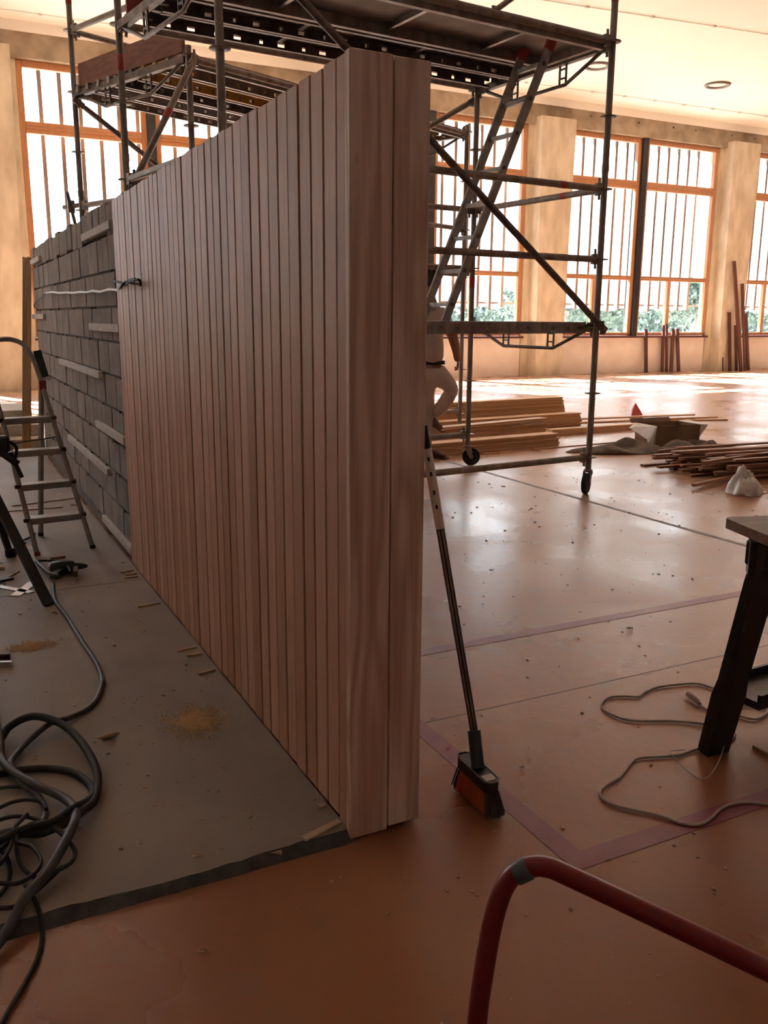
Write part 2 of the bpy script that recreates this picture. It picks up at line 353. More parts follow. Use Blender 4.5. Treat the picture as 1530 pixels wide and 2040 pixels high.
# ceiling conduits with clips
def conduit(name, a, b, label, n):
    a, b = V(a), V(b)
    o = MB().cyl(a, b, .008, 8).build(name, M_ceil, label=label, cat='conduit')
    for i in range(n):
        p = a.lerp(b, (i+.5)/n); MB().box(p.x-.03, p.x+.03, p.y-.025, p.y+.025, p.z-.02, ZC).build('clip', M_white, o)
    return o
p1, p2 = F(1080, 0, ZC-.012), F(1560, 73, ZC-.012)
conduit('ceiling_conduit', p1+(p1-p2)*1.0, p2+(p2-p1)*.6, 'thin cream conduit on the ceiling nearest the scaffold top', 10)
p1, p2 = F(1130, 176, ZC-.012), F(1530, 232, ZC-.012)
conduit('ceiling_conduit', p1+(p1-p2)*2.0, p2+(p2-p1)*.5, 'thin cream conduit on the ceiling close to the window wall', 24)
for p, lab in (((14.69, 13.1), 'round recessed ceiling light right of the scaffold, with a dark rim'), ((11.47, 13.18), 'round recessed ceiling light partly behind the right scaffold post')):
    e = empty('ceiling_light', (p[0], p[1], ZC), lab, 'ceiling light')
    ring = MB(); prof = [(0, .27), (-.03, .27), (-.045, .25), (-.03, .2), (0, .195)]
    vs = []; fs = []; n = 40
    for a, r in prof:
        for k in range(n): vs.append((p[0]+r*math.cos(2*math.pi*k/n), p[1]+r*math.sin(2*math.pi*k/n), ZC+a))
    for i in range(len(prof)-1):
        for k in range(n): fs.append((i*n+k, i*n+(k+1) % n, (i+1)*n+(k+1) % n, (i+1)*n+k))
    ring.add(vs, fs, True).build('rim', M_galvd, e)
    MB().lathe((p[0], p[1], ZC-.004), (0, 0, -1), [(0, .19), (.006, .19), (.012, .15)], 32).build('diffuser', M_white, e)

# ------------------------------------------------------------ window wall (wall_back)
PER = 6.062
starts = [.855+PER*k for k in range(-1, 4)]
wb = MB()
wb.box(XL, XR, YW+.02, YW+.3, 0, .93)
back = wb.build('wall_back', M_plaster, kind='structure', org=(0, YW, 0))
bmb = MB(); bmb.box(XL, XR, YW-.12, YW+.3, 5.72, ZC-.02); bmb.build('beam', M_beam, back, org=(0, YW, 0))
bmb = MB(); bmb.box(XL, XR, YW-.16, YW-.12, 6.13, ZC); bmb.build('trim_1', M_ceil, kind='structure')
random.seed(5)
for x in np.arange(6, 22, .8):      # holes left in the beam
    if random.random() < .6:
        q = x+random.uniform(0, .5); ww = random.choice([.03, .05, .25])
        MB().box(q, q+ww, YW-.126, YW-.1, 6.0, 6.04).build('chase_hole', M_mull, back)
for k, s0 in enumerate(starts):
    # column to the left of this window
    xa, xb = s0-1.2, s0
    c = MB()
    yf = YW-.34
    c.hexa([(xa+.22, yf, 0), (xb-.22, yf, 0), (xb-.22, YW+.3, 0), (xa+.22, YW+.3, 0), (xa+.12, yf, 5.85), (xb-.10, yf, 5.85), (xb-.10, YW+.3, 5.85), (xa+.12, YW+.3, 5.85)])
    c.box(xa, xb, YW-.02, YW+.3, 0, 5.74)
    c.build('column', M_conc, back, org=(xa, YW, 0))
MB().box(starts[-1]+4.86, XR, YW-.02, YW+.3, 0, 5.74).build('column', M_conc, back)
WN = 0
fin_src = None
for k, s0 in enumerate(starts):
    WN += 1
    x0, x1 = s0, s0+4.86; mid = x0+2.31
    win = bpy.data.objects.new('window_%d' % WN, None); COL.objects.link(win); win.location = (s0, YW, .93); win['kind'] = 'structure'
    MB().box(x0-.02, x1+.02, YW-.1, YW+.25, .895, .945).build('window_sill', M_dark, win)
    MB().box(mid-.075, mid+.075, YW-.06, YW+.3, .93, 5.72).build('black_mullion', M_mull, win, label='black steel mullion')
    for h, (a, b_) in enumerate(((x0, mid-.075), (mid+.075, x1))):
        f = MB(); t_ = .11; ya, yb = YW+.02, YW+.13
        f.bbox(a, a+t_, ya, yb, .95, 5.72, .008); f.bbox(b_-t_, b_, ya, yb, .95, 5.72, .008)
        f.bbox(a+t_, b_-t_, ya, yb, 5.6, 5.72, .008); f.bbox(a+t_, b_-t_, ya, yb, .95, 1.03, .008)
        f.bbox(a+t_, b_-t_, ya, yb, 2.33, 2.44, .008); f.bbox(a+t_, b_-t_, ya, yb, 4.52, 4.72, .008)
        f.bbox(a+t_, b_-t_, ya-.02, ya, 4.60, 4.63, .004); f.bbox(a+t_, b_-t_, ya-.02, ya, 2.37, 2.40, .004)
        cx = a+(b_-a)*.44
        f.bbox(cx-.055, cx+.055, ya, yb, 1.03, 2.33, .008)
        fo = f.build('window_frame', M_frame, win)
        for (za, zb, xs) in ((1.03, 2.33, ((a+t_, cx-.055), (cx+.055, b_-t_))), (2.44, 4.52, ((a+t_, b_-t_),)), (4.72, 5.6, ((a+t_, b_-t_),))):
            for (pa, pb) in xs: MB().box(pa, pb, YW+.07, YW+.076, za, zb).build('pane', M_glass, fo)
# outside sun screen: white translucent fins on weathered slats
scr = empty('sun_screen', (0, YW+.5, 1.6), 'white translucent vertical fins on thin weathered slats outside the tall windows', 'sun screen')
slat_me = MB().box(-.036, .036, -.05, .0, 0, 4.6).mesh('slat', M_slat)
fin_me = MB().hexa([(0, .0, 0), (.006, 0, 0), (-.064, .31, 0), (-.07, .31, 0), (0, 0, 4.55), (.006, 0, 4.55), (-.064, .31, 4.55), (-.07, .31, 4.55)]).mesh('fin', M_fin)
random.seed(11)
for k, s0 in enumerate(starts):
    n = 14
    for i in range(n):
        x = s0+.08+4.86*i/n
        o = bpy.data.objects.new('slat', slat_me); COL.objects.link(o); o.parent = scr; o.location = (x, 0, random.uniform(-.05, .05))
        o = bpy.data.objects.new('fin', fin_me); COL.objects.link(o); o.parent = scr; o.location = (x, .05, random.uniform(-.04, .04)); o.rotation_euler = (0, 0, random.uniform(-.05, .05))
rails = MB()
for z in (0.1, 4.5): rails.box(XL, XR, .05, .09, z, z+.05)
rl = bpy.data.objects.new('rail', rails.mesh('rail', M_slat)); COL.objects.link(rl); rl.parent = scr; rl.location = (0, .05, 0)

# ------------------------------------------------------------ outside
MB().box(-60, 90, YW+.35, 120, -.4, -.05).build('ground', M_ground, kind='structure')
def leafcloud(mb, c, rad, n, size):
    vs = []; fs = []
    for i in range(n):
        d = V((random.gauss(0, 1), random.gauss(0, 1), random.gauss(0, 1))).normalized()*(random.random()**.4)
        p = V(c)+V((d.x*rad[0], d.y*rad[1], d.z*rad[2])); a = V((random.gauss(0, 1), random.gauss(0, 1), random.gauss(0, 1))).normalized()*size
        b2 = a.cross(V((random.random(), random.random(), random.random()))).normalized()*size*.6; k = len(vs)
        vs += [p-a, p+b2, p+a, p-b2]; fs.append((k, k+1, k+2, k+3))
    mb.add(vs, fs)
random.seed(21)
trees = [(15.8, 30, 5.2), (21.5, 27, 2.4), (26.2, 30, 2.4), (31, 29, 2.4), (35, 31, 2.6), (19, 36, 2.9)]
tl = ['tall tree outside seen in green strips behind the scaffold ladder', 'tree with a forked grey trunk outside behind the middle window', 'slim tree outside seen low just right of the black window mullion', 'tree outside seen at the right part of the window left of the tall dark boards',
      'tree outside behind the rightmost window', 'tree outside seen low through the window behind the lower scaffold deck']
for i, (tx, ty, _) in enumerate(trees):
    e = empty('tree', (tx, ty, -.05), tl[i], 'tree', 'trees outside')
    tm = MB(); h = _
    tm.tube([(tx, ty, -.05), (tx+.1, ty, 1.2), (tx+.3, ty, h)], [.34, .26, .16], 10)
    tm.tube([(tx+.08, ty, 1.0), (tx-.6, ty+.2, 2.2), (tx-1.2, ty, 3.6)], [.2, .14, .08], 8)
    tm.tube([(tx+.1, ty, 1.3), (tx+.9, ty-.2, 2.4), (tx+1.5, ty, 3.9)], [.17, .12, .07], 8)
    tm.build('trunk', M_bark, e)
    fm = MB()
    for j in range(7): leafcloud(fm, (tx+random.uniform(-1.8, 1.8), ty+random.uniform(-1.2, 1.2), _+random.uniform(-1, .1 if _ < 3 else 1)), (1.3, 1.2, .9), 380, .12)
    for j in range(2): leafcloud(fm, (tx+random.uniform(-1.5, 1.5), ty+random.uniform(0, 1), random.uniform(1.8, 2.8)), (.9, .8, .6), 200, .1)
    fm.build('foliage', M_leaf, e, kind='stuff')
hm = MB()
for x in np.arange(-12, 60, 1.3): leafcloud(hm, (x, 42+random.uniform(-1, 1), 1.3), (1.3, 1, 1.3+random.uniform(0, .8)), 240, .2)
hm.build('hedge', M_leaf, kind='stuff', label='low grey-green hedge far outside behind the trees', cat='hedge')

# ------------------------------------------------------------ partition wall: blocks, battens, cladding
HW, LC, LB = 1.92, 2.884, 7.32
core = MB(); core.box(.045, .19, .05, LB-.01, SL, 1.76)
wallp = core.build('wall_partition', M_mortar, kind='structure', org=(.1, 0, 0), label='freestanding block wall half clad in pale timber')
# joined upright top course with ragged top
random.seed(9)
bw, bh = .348, .188
def blockmesh(w_, h_):
    mb = MB(); mb.bbox(0, .16, .010, w_-.008, .0045, h_-.0045, .003); return mb.mesh('block', M_block)
bm_full = blockmesh(bw, bh); bm_half = blockmesh(bw/2, bh); bm_top = blockmesh(.215, .17)
k = 0
for row in range(9):
    z = .07+row*.19; y = (LC-.35)-(bw/2 if row % 2 else 0); 
    while y < LB-.05:
        L_ = LB-y
        o = bpy.data.objects.new('block', bm_full if L_ > bw*.98 else bm_half)
        if L_ > bw*.4:
            COL.objects.link(o); o.parent = wallp; o.location = V((.03+random.uniform(-.002, .002), y, z))-V(wallp.location)
        y += bw
y = LC-.3
while y < LB-.21:
    o = bpy.data.objects.new('block', bm_top); COL.objects.link(o); o.parent = wallp
    o.location = V((.03+random.uniform(-.003, .003), y, 1.78+random.uniform(-.012, .012)))-V(wallp.location); o.rotation_euler = (random.uniform(-.02, .02), 0, 0)
    y += .219
# plinth strip under the first course
MB().box(.028, .19, LC-.2, LB, SL-.01, .068).build('plinth', M_mortar, wallp)
# mortar lumps
random.seed(4)
mm_ = MB()
for i in range(90):
    y = random.uniform(LC+.1, LB); row = random.randint(0, 9); z = .067+row*.19
    s_ = random.uniform(.006, .018); mm_.box(.022, .034, y, y+s_*2.2, z-s_*.5, z+s_*.6)
mm_.build('mortar_lumps', M_mortar, wallp, kind='stuff')
# battens nailed on the blocks
def batten(y0, y1, z):
    MB().bbox(.004, .03, y0, y1, z-.022, z+.022, .003).build('batten', M_batten, wallp, label='short whitewashed batten')
bats = [((165, 475), (220, 446)), ((120, 714), (200, 755)), ((137, 868), (217, 945)), ((193, 842), (250, 882)), ((180, 646), (240, 660)), ((62, 520), (79, 518)), ((60, 630), (88, 631)), ((74, 745), (97, 745)), ((207, 1035), (264, 1095))]
for a, b_ in bats:
    A, B = WX(*a, .015), WX(*b_, .015); z = (A.z+B.z)/2
    batten(min(A.y, B.y), min(max(A.y, B.y), 7.3), z)
# cladding boards, one object each; tiny steps in height and face
random.seed(17)
n = 37; pitch = LC/n
for i in range(n):
    y0 = i*pitch
    dz = random.uniform(-.004, .003) if i else 0; dx = random.uniform(-.0015, .0015)
    h0 = SL+.004 if i else .012
    mb = MB(); mb.bbox(dx, .024, y0+.004, y0+pitch-.0035, h0, HW+dz, .0022)
    o = mb.build('cladding_board', M_board, wallp, org=(0, y0, 0))
mb = MB(); mb.box(.0225, .03, .02, LC-.03, SL+.01, HW-.03); mb.build('backing', M_mull, wallp)
# end face: two wide boards and a filler strip, standing on the orange floor
mb = MB(); mb.bbox(-.004, .104, -.006, .02, .008, HW+.002, .002); mb.build('end_board', M_end, wallp, org=(0, -.01, 0))
mb = MB(); mb.bbox(.108, .2016, -.004, .02, .014, HW, .002); mb.build('end_board', M_end, wallp, org=(.108, -.01, 0))
mb = MB(); mb.box(.10, .112, .006, .03, .02, HW-.01); mb.build('tongue', M_board, wallp)
for i in range(n):
    mb = MB(); y0 = .024+i*pitch*.99; mb.bbox(.18, .2016, y0+.001, y0+pitch*.99-.001, .012, HW, .002); mb.build('cladding_board', M_board, wallp, org=(.2, y0, 0))
mb = MB(); mb.box(.02, .2, .02, LC, HW-.06, HW-.012); mb.build('top_rail', M_board, wallp)
# conduit on the blocks, its black tail, cable tail through the boards
pts = [WX(x, y, .012) for x, y in ((92, 584), (105, 582), (118, 584), (132, 583), (146, 584), (160, 582), (172, 583), (186, 580), (200, 582), (218, 577), (236, 579))]
pts = [V((.012, p.y, p.z)) for p in pts]
o = MB().tube(cr(pts, 6), .0085, 8).build('conduit', M_white, label='wavy white corrugated conduit running along the block wall', cat='conduit')
pts = [WX(x, y, .01) for x, y in ((92, 584), (80, 594), (70, 603), (68, 611), (74, 616))]
MB().tube(cr(pts, 5), .005, 8).build('black_tail', M_rubber, o)
def W0(x, y, X): return WX(x, y, X)
e = empty('cable_tail', W0(245, 565, -.01), 'short bunch of black cable tied up and sticking out of the timber cladding', 'cable')
for pl in (((226, 560), (236, 562), (248, 567), (262, 560), (275, 557), (279, 561), (279, 568)), ((279, 566), (265, 565), (252, 562), (243, 569), (238, 575)), ((239, 574), (246, 564), (258, 558), (270, 556))):
    pts = [W0(x, y, X) for (x, y), X in zip(pl, (-.006, -.02, -.035, -.05, -.045, -.03, -.01))]
    MB().tube(cr(pts, 6), .0055, 8).build('strand', M_rubber, e)

# steps at the far left
st = empty('steps', (-2, 7.45, 0), 'three pale concrete steps rising at the far left beyond the ladder', 'steps', kind='structure')
del st['category']
for i, (z, y) in enumerate(((.15, 7.45), (.265, 7.7), (.39, 7.95))):
    MB().bbox(-6, .05-.03*i, y, 8.8, SL if i == 0 else (.15, .265)[i-1], z, .006).build('step', M_step, st)
# bundle of standing planks in front of the steps
pl_src = None
cols = [(43+4.4*i) for i in range(4)]
for i in range(4):
    a = WY(45+4.6*i, 905, 7.36); bt = WY(46.2+4.6*i, 512+2*(i % 2), 7.42)
    mb = MB(); mb.bar(V((a.x, 7.30, SL+.003)), V((bt.x, 7.395, bt.z)), .0185, .03, up=(0, 1, .02))
    mb.build('standing_plank', M_lean, label='pale plank of the upright bundle beyond the block wall, '+('leftmost', 'second from the left', 'second from the right', 'rightmost')[i], cat='plank', group='upright plank bundle')

# ------------------------------------------------------------ scaffold parts
TR = .0242
def rot2(e1): return V((e1[0], e1[1], 0)), V((-e1[1], e1[0], 0))
ros_me = None
def rosette(parent, p):
    global ros_me
    if ros_me is None:
        mb = MB(); mb.lathe((0, 0, -.004), (0, 0, 1), [(0, TR), (0, .058), (.003, .061), (.006, .061), (.009, .058), (.009, TR)], 16)
        for k in range(4):
            a = k*math.pi/2; c, s_ = math.cos(a), math.sin(a)
        ros_me = mb.mesh('rosette', M_galv)
    o = bpy.data.objects.new('rosette', ros_me); COL.objects.link(o); o.parent = parent; o.location = V(p)-wloc(parent)
def standard(parent, x, y, z0, z1, offs=.29, red=()):
    mb = MB(); mb.cyl((x, y, z0), (x, y, z1), TR, 16)
    zj = offs+2.0+.12
    mb.lathe((x, y, zj), (0, 0, 1), [(0, TR), (.004, TR+.003), (.05, TR+.003), (.054, TR)], 16)
    o = mb.build('standard', M_galv, parent, org=(x, y, z0))
    z = offs
    while z < z1: rosette(o, (x, y, z)); z += .5
    for rz in red:
        MB().lathe((x, y, rz), (0, 0, 1), [(0, TR+.002), (.1, TR+.002)], 16).build('red_band', M_red, o)
    return o
def wedge_head(mb, p, d):
    d = V(d).normalized(); p = V(p)
    mb.bar(p+d*.028, p+d*.085, .03, .075); mb.bar(p+d*.055+V((0, 0, .075)), p+d*.048-V((0, 0, .07)), .007, .02, up=d)
def ledger(parent, a, b, name='ledger', red=False, r=TR):
    a, b = V(a), V(b); d = (b-a).normalized()
    mb = MB(); mb.cyl(a+d*.06, b-d*.06, r, 14); wedge_head(mb, a, d); wedge_head(mb, b, -d)
    o = mb.build(name, M_galv, parent, org=a)
    if red:
        MB().cyl(b-d*.45, b-d*.39, r+.0015, 14).build('red_band', M_red, o)
    return o
def brace(parent, a, b, off, m_=None, red=None):
    a, b = V(a)+V(off), V(b)+V(off); d = (b-a).normalized()
    mb = MB(); mb.tube([a+d*.03, a+d*.09, b-d*.09, b-d*.03], [.016, TR, TR, .016], 14)
    for p in (a, b): mb.bar(p-d*.05+V((0, 0, 0)), p+d*.06, .02, .055, up=(0, 0, 1)); mb.bar(p+V((0, 0, .05)), p-V((0, 0, .05)), .03, .012, up=d)
    o = mb.build('diagonal_brace', m_ or M_galv, parent, org=a)
    if red: q = a.lerp(b, red); MB().cyl(q-d*.04, q+d*.04, TR+.002, 14).build('red_band', M_red, o)
    return o
def transom(parent, a, b, depth=.17, up=.03):
    """U section transom with a trussed lower chord"""
    a, b = V(a), V(b); d = (b-a).normalized(); L_ = (b-a).length; z = V((0, 0, 1))
    mb = MB(); mb.bar(a+d*.03, b-d*.03, .05, .05); wedge_head(mb, a, d); wedge_head(mb, b, -d)
    q = [a+d*.10-z*.02, a+d*(L_*.30)-z*depth, a+d*(L_*.70)-z*depth, b-d*.10-z*.02]
    mb.tube(q, .014, 8)
    for t in (.32, .68):
        for s_ in (-.035, .035):
            p = a+d*(L_*t+s_); mb.bar(p-z*.02, p-z*(depth), .012, .012, up=d)
        for zz in (.055, .12): p = a+d*(L_*t); mb.bar(p-d*.035-z*zz, p+d*.035-z*zz, .012, .012)
    return mb.build('deck_transom', M_galvd, parent, org=a)
def plank_deck(parent, a, d1, d2, L_, w_, z, m_=None, hole=.15, side=.075, seed=0):
    """steel plank: top sheet, two side webs with real round and long holes, end hooks. a = corner, d1 long, d2 across"""
    a, d1, d2 = V(a), V(d1), V(d2); zz = V((0, 0, 1)); mb = MB()
    def P(u, v, h): return a+d1*u+d2*v+zz*(z+h-a.z)
    def bx(u0, u1, v0, v1, h0, h1): mb.hexa([P(u0, v0, h0), P(u1, v0, h0), P(u1, v1, h0), P(u0, v1, h0), P(u0, v0, h1), P(u1, v0, h1), P(u1, v1, h1), P(u0, v1, h1)])
    bx(0, L_, 0, w_, 0, .005)
    for v in (0, w_-.004):
        bx(0, L_, v, v+.004, -side*.32, 0); bx(0, L_, v, v+.004, -side, -side*.70)
        u = 0; i = 0
        while u < L_:
            hw = .055 if i % 2 else .028
            u1 = min(u+hole-.0, L_); bx(u, max(u, u1-hw), v, v+.004, -side*.70, -side*.32); u = u1; i += 1
    for v0, v1 in ((.004, .03), (w_-.03, w_-.004)): bx(0, L_, v0, v1, -side, -side+.004)
    for uu in (L_*.33, L_*.66): bx(uu-.02, uu+.02, .03, w_-.03, -.03, -.001)
    for u in (-.035, L_-.02):
        for v in (.05, w_-.09): bx(u, u+.055, v, v+.04, -.05, .002)
    return mb.build('deck_plank', m_ or M_galv, parent, org=P(0, 0, 0))
def frame_deck(parent, a, d1, d2, L_, w_, z):
    """aluminium frame deck with plywood sheet and cross members seen from below"""
    a, d1, d2 = V(a), V(d1), V(d2); zz = V((0, 0, 1)); mb = MB()
    def P(u, v, h): return a+d1*u+d2*v+zz*(z+h-a.z)
    def bx(mb, u0, u1, v0, v1, h0, h1): mb.hexa([P(u0, v0, h0), P(u1, v0, h0), P(u1, v1, h0), P(u0, v1, h0), P(u0, v0, h1), P(u1, v0, h1), P(u1, v1, h1), P(u0, v1, h1)])
    for v in (0, w_-.03): bx(mb, 0, L_, v, v+.03, -.07, .02); bx(mb, 0, L_, v-.004, v+.034, -.075, -.066)
    for u in (0, L_-.04): bx(mb, u, u+.04, .03, w_-.03, -.06, .01)
    for u in (-.035, L_-.02):
        for v in (.05, w_-.09): bx(mb, u, u+.055, v, v+.04, -.05, .002)
    o = mb.build('frame_deck', M_galv, parent, org=P(0, 0, 0))
    pm = MB(); bx(pm, .04, L_-.04, .03, w_-.03, -.004, .006); pm.build('plywood_sheet', M_ply, o)
    for t in (.22, .5, .78):
        cm = MB(); bx(cm, L_*t-.015, L_*t+.015, .03, w_-.03, -.04, -.004); cm.build('cross_member', M_alu, o)
    return o
def caster(parent, x, y, heading, wr=.083, z=.17):
    """caster: stem, fork, wheel, brake"""
    c = math.cos(heading); s_ = math.sin(heading); d = V((c, s_, 0)); n_ = V((-s_, c, 0))
    top = V((x, y, z)); ax = V((x, y, 0))+d*.035+V((0, 0, wr))
    mb = MB(); mb.cyl((x, y, wr*2+.01), (x, y, .30), .018, 12); mb.lathe((x, y, wr*2+.005), (0, 0, 1), [(0, .035), (.018, .035), (.02, .02)], 16)
    for sgn in (-1, 1):
        o_ = n_*(.026*sgn)
        mb.prism([V((x, y, wr*2+.012))+o_-d*.03, V((x, y, wr*2+.012))+o_+d*.035, ax+o_+d*.018-V((0, 0, .012)), ax+o_-d*.018-V((0, 0, .012))], n_*.004*sgn)
    mb.bar(V((x, y, wr*2+.012))-n_*.03, V((x, y, wr*2+.012))+n_*.03, .065, .006)
    mb.bar(V((x, y, wr*1.5))-d*.04, V((x, y, wr*1.9))-d*.09, .035, .012)
    mb.cyl(ax-n_*.034, ax+n_*.034, .008, 8)
    f = mb.build('caster', M_galv, parent, org=(x, y, wr*2))
    w_ = MB(); w_.lathe(ax-n_*.02, n_, [(0, wr*.66), (0, wr*.9), (.006, wr), (.034, wr), (.04, wr*.9), (.04, wr*.66)], 32); w_.build('tyre', M_rubber, f, org=ax)
    h_ = MB(); h_.lathe(ax-n_*.021, n_, [(0, .012), (.0, .02), (.008, .024), (.008, wr*.5), (.0, wr*.66), (.042, wr*.66), (.034, wr*.5), (.034, .024), (.042, .02), (.042, .012)], 28); h_.build('hub', M_alu, f, org=ax)

# --- tower 1 (front)
R = V((3.672, 3.5, 0)); e1, e2 = rot2((.996, .09))
L1, W1 = 2.99, 1.57
D = R-e1*L1; B = D+e2*W1+V((.0, 0, 0)); R2 = R+e2*W1
B = V((.462, 4.79, 0)); D = V((.69, 3.22, 0)); R2 = V((3.53, 5.06, 0))
T1 = empty('scaffold_tower', ((R+B)/2).to_tuple(), 'tall rolling steel scaffold with ladder, in front, spanning above the timber wall', 'scaffold', 'steel scaffold towers')
zt = 4.45
standard(T1, R.x, R.y, .19, zt, red=(3.55,)); standard(T1, R2.x, R2.y, .19, 3.34, red=(1.62,)); standard(T1, D.x, D.y, .19, zt); standard(T1, B.x, B.y, .19, zt, red=(3.0,))
caster(T1, R.x, R.y, math.radians(215)); caster(T1, R2.x, R2.y, math.radians(-28)); caster(T1, D.x, D.y, 2.); caster(T1, B.x, B.y, 1.)
def at_(p, z): return V((p.x, p.y, z))
for z in (.29, 1.79, 2.29): ledger(T1, at_(D, z), at_(R, z), red=(z > 2))
for z in (.29, 1.79, 2.29): ledger(T1, at_(B, z), at_(R2, z))
for z in (2.29, 3.79): ledger(T1, at_(B, z), at_(D, z))
ledger(T1, at_(R2, 2.29), at_(R, 2.29), red=True)
ledger(T1, at_(R, 3.29), at_(D, 3.29)); ledger(T1, at_(R2, 3.29), at_(B, 3.29)); ledger(T1, at_(D, 3.79), at_(R, 3.79))
transom(T1, at_(R2, 1.29), at_(R, 1.29)); transom(T1, at_(R2, 3.27), at_(R, 3.27)); transom(T1, at_(B, 3.27), at_(D, 3.27)); transom(T1, at_(B, 1.29), at_(D, 1.29))
brace(T1, at_(R, 1.29), at_(D, 3.45), -e2*.06, M_galvd)
brace(T1, at_(R2, 3.2), at_(R2-e1*1.6, 2.3), e2*.05, M_galv, red=.5)
# upper deck
dl = (R-D).length
fd0 = D+e2*.05+e1*.03
frame_deck(T1, V((fd0.x, fd0.y, 0)), e1, e2, dl-.08, .61, 3.315)
for i, m_ in enumerate((M_galvd, M_galvd)):
    q = D+e2*(.70+.335*i)+e1*.03; plank_deck(T1, V((q.x, q.y, 0)), e1, e2, dl-.08, .32, 3.315, m_, hole=.17)
MB().bar(V(at_(B, 3.42))+e1*.05-e2*.03, V(at_(R2, 3.42))-e1*.05-e2*.03, .025, .15).build('toe_board', M_toer, T1)
# lower deck, left part open for the ladder
q = D+e2*.62+e1*.03; plank_deck(T1, V((q.x, q.y, 0)), e1, e2, dl-.08, .32, 1.325, M_galv, hole=.13)
q = D+e2*.05+e1*.03; plank_deck(T1, V((q.x, q.y, 0)), e1, e2, dl-.1, .32, 1.325, M_galv, hole=.13, side=.08)
# ladder inside the tower
la0, la1 = F(1095, 92, 3.26), F(1040, 112, 3.26)
lb0, lb1 = WY(886, 640, 3.78), WY(858, 585, 4.07)
d_ = (lb0-la0); lb1 = la1+d_; 
lad = MB(); 
ups = (la1-la0).normalized()
lad.bar(la0, lb0, .022, .062, up=d_.cross(ups)); 
lad = lad.build('inner_ladder', M_alul, T1)
MB().bar(la1, lb1, .022, .062, up=d_.cross(ups)).build('stile', M_alul, lad)
nn = 8
for i in range(nn):
    t = (i+.5)/nn; MB().bar(la0+d_*t, la1+d_*t, .03, .028, up=(0, 0, 1)).build('rung', M_alul, lad)
    MB().cyl(la0+d_*t-ups*.016, la0+d_*t+ups*.003, .016, 10).build('rung_end', M_galvd, lad)
for p in (la0, la1): MB().bar(p-d_.normalized()*.06, p+d_.normalized()*.03, .03, .07, up=d_.cross(ups)).build('red_foot', M_red, lad)
# --- tower 2 (behind)
A, Cc, C2 = V((.46, 6.88, 0)), V((1.07, 5.28, 0)), V((4.42, 6.65, 0))
f1 = (C2-Cc).normalized(); f2 = V((-f1.y, f1.x, 0)); A2 = A+(C2-Cc)
T2 = empty('scaffold_tower', ((A+C2)/2).to_tuple(), 'second steel scaffold standing behind the first, with a red-brown toe board at its left end', 'scaffold', 'steel scaffold towers')
standard(T2, A.x, A.y, 0.02, 4.6, red=(4.0,)); standard(T2, Cc.x, Cc.y, .02, 3.36); standard(T2, C2.x, C2.y, .02, 3.36); standard(T2, A2.x, A2.y, .02, 3.4)
transom(T2, at_(A, 3.27), at_(Cc, 3.27)); transom(T2, at_(A2, 3.27), at_(C2, 3.27))
ledger(T2, at_(A, 3.79), at_(Cc, 3.79)); ledger(T2, at_(A, 3.79), at_(A2, 3.79)); ledger(T2, at_(A, 3.29), at_(A2, 3.29)); ledger(T2, at_(Cc, 3.27), at_(C2, 3.27))
ledger(T2, at_(A, 2.33), at_(Cc, 2.33)); ledger(T2, at_(Cc, .33), at_(C2, .33)); ledger(T2, at_(Cc, 1.82), at_(C2, 1.82)); ledger(T2, at_(Cc, 2.3), at_(C2, 2.3))
brace(T2, at_(A, 3.2), at_(A2, 1.3), -f2*.05); brace(T2, at_(Cc, 3.25), at_(Cc, 3.25)+V((-.62, -.42, -1.05)), f1*.0-f2*.06, red=.42)
MB().bar(at_(A, 3.42)+V((.05, -.05, 0)), at_(Cc, 3.42)+V((-.02, .06, 0)), .03, .19).build('toe_board', M_toe, T2)
l2 = (C2-Cc).length
for i, m_ in enumerate((M_galv, M_yel, M_galvd, M_alu, M_galv)):
    q = Cc+f2*(.04+.33*i)+f1*.03; plank_deck(T2, V((q.x, q.y, 0)), f1, f2, l2-.08, .30, 3.315, m_, hole=.15, side=.085)
# tube with coupler at the left
a_, c_ = at_(A, 2.35), at_(Cc, 2.35); dd = (a_-c_).normalized()
tb = MB(); tb.cyl(a_+dd*.0+V((.05, 0, 0)), a_+dd*.42+V((.05, 0, 0)), TR*.9, 12); q = a_+dd*.30; tb.bar(q+V((.05, -.03, .05)), q+V((.05, -.03, -.06)), .05, .06); tb.cyl(q+V((.02, -.05, .12)), q+V((.14, -.05, -.5)), .016, 10)
tb.build('coupled_tube', M_galvd, T2)
tb = MB(); q = F(1040, 0, 4.1); p0 = WY(985, 22, 5.0); tb.cyl(p0, p0+V((.5, -.9, .45)), TR, 12); tb.bar(p0+V((0, 0, .04)), p0-V((0, 0, .04)), .02, .05); tb.build('guard_tube', M_galv, T1)

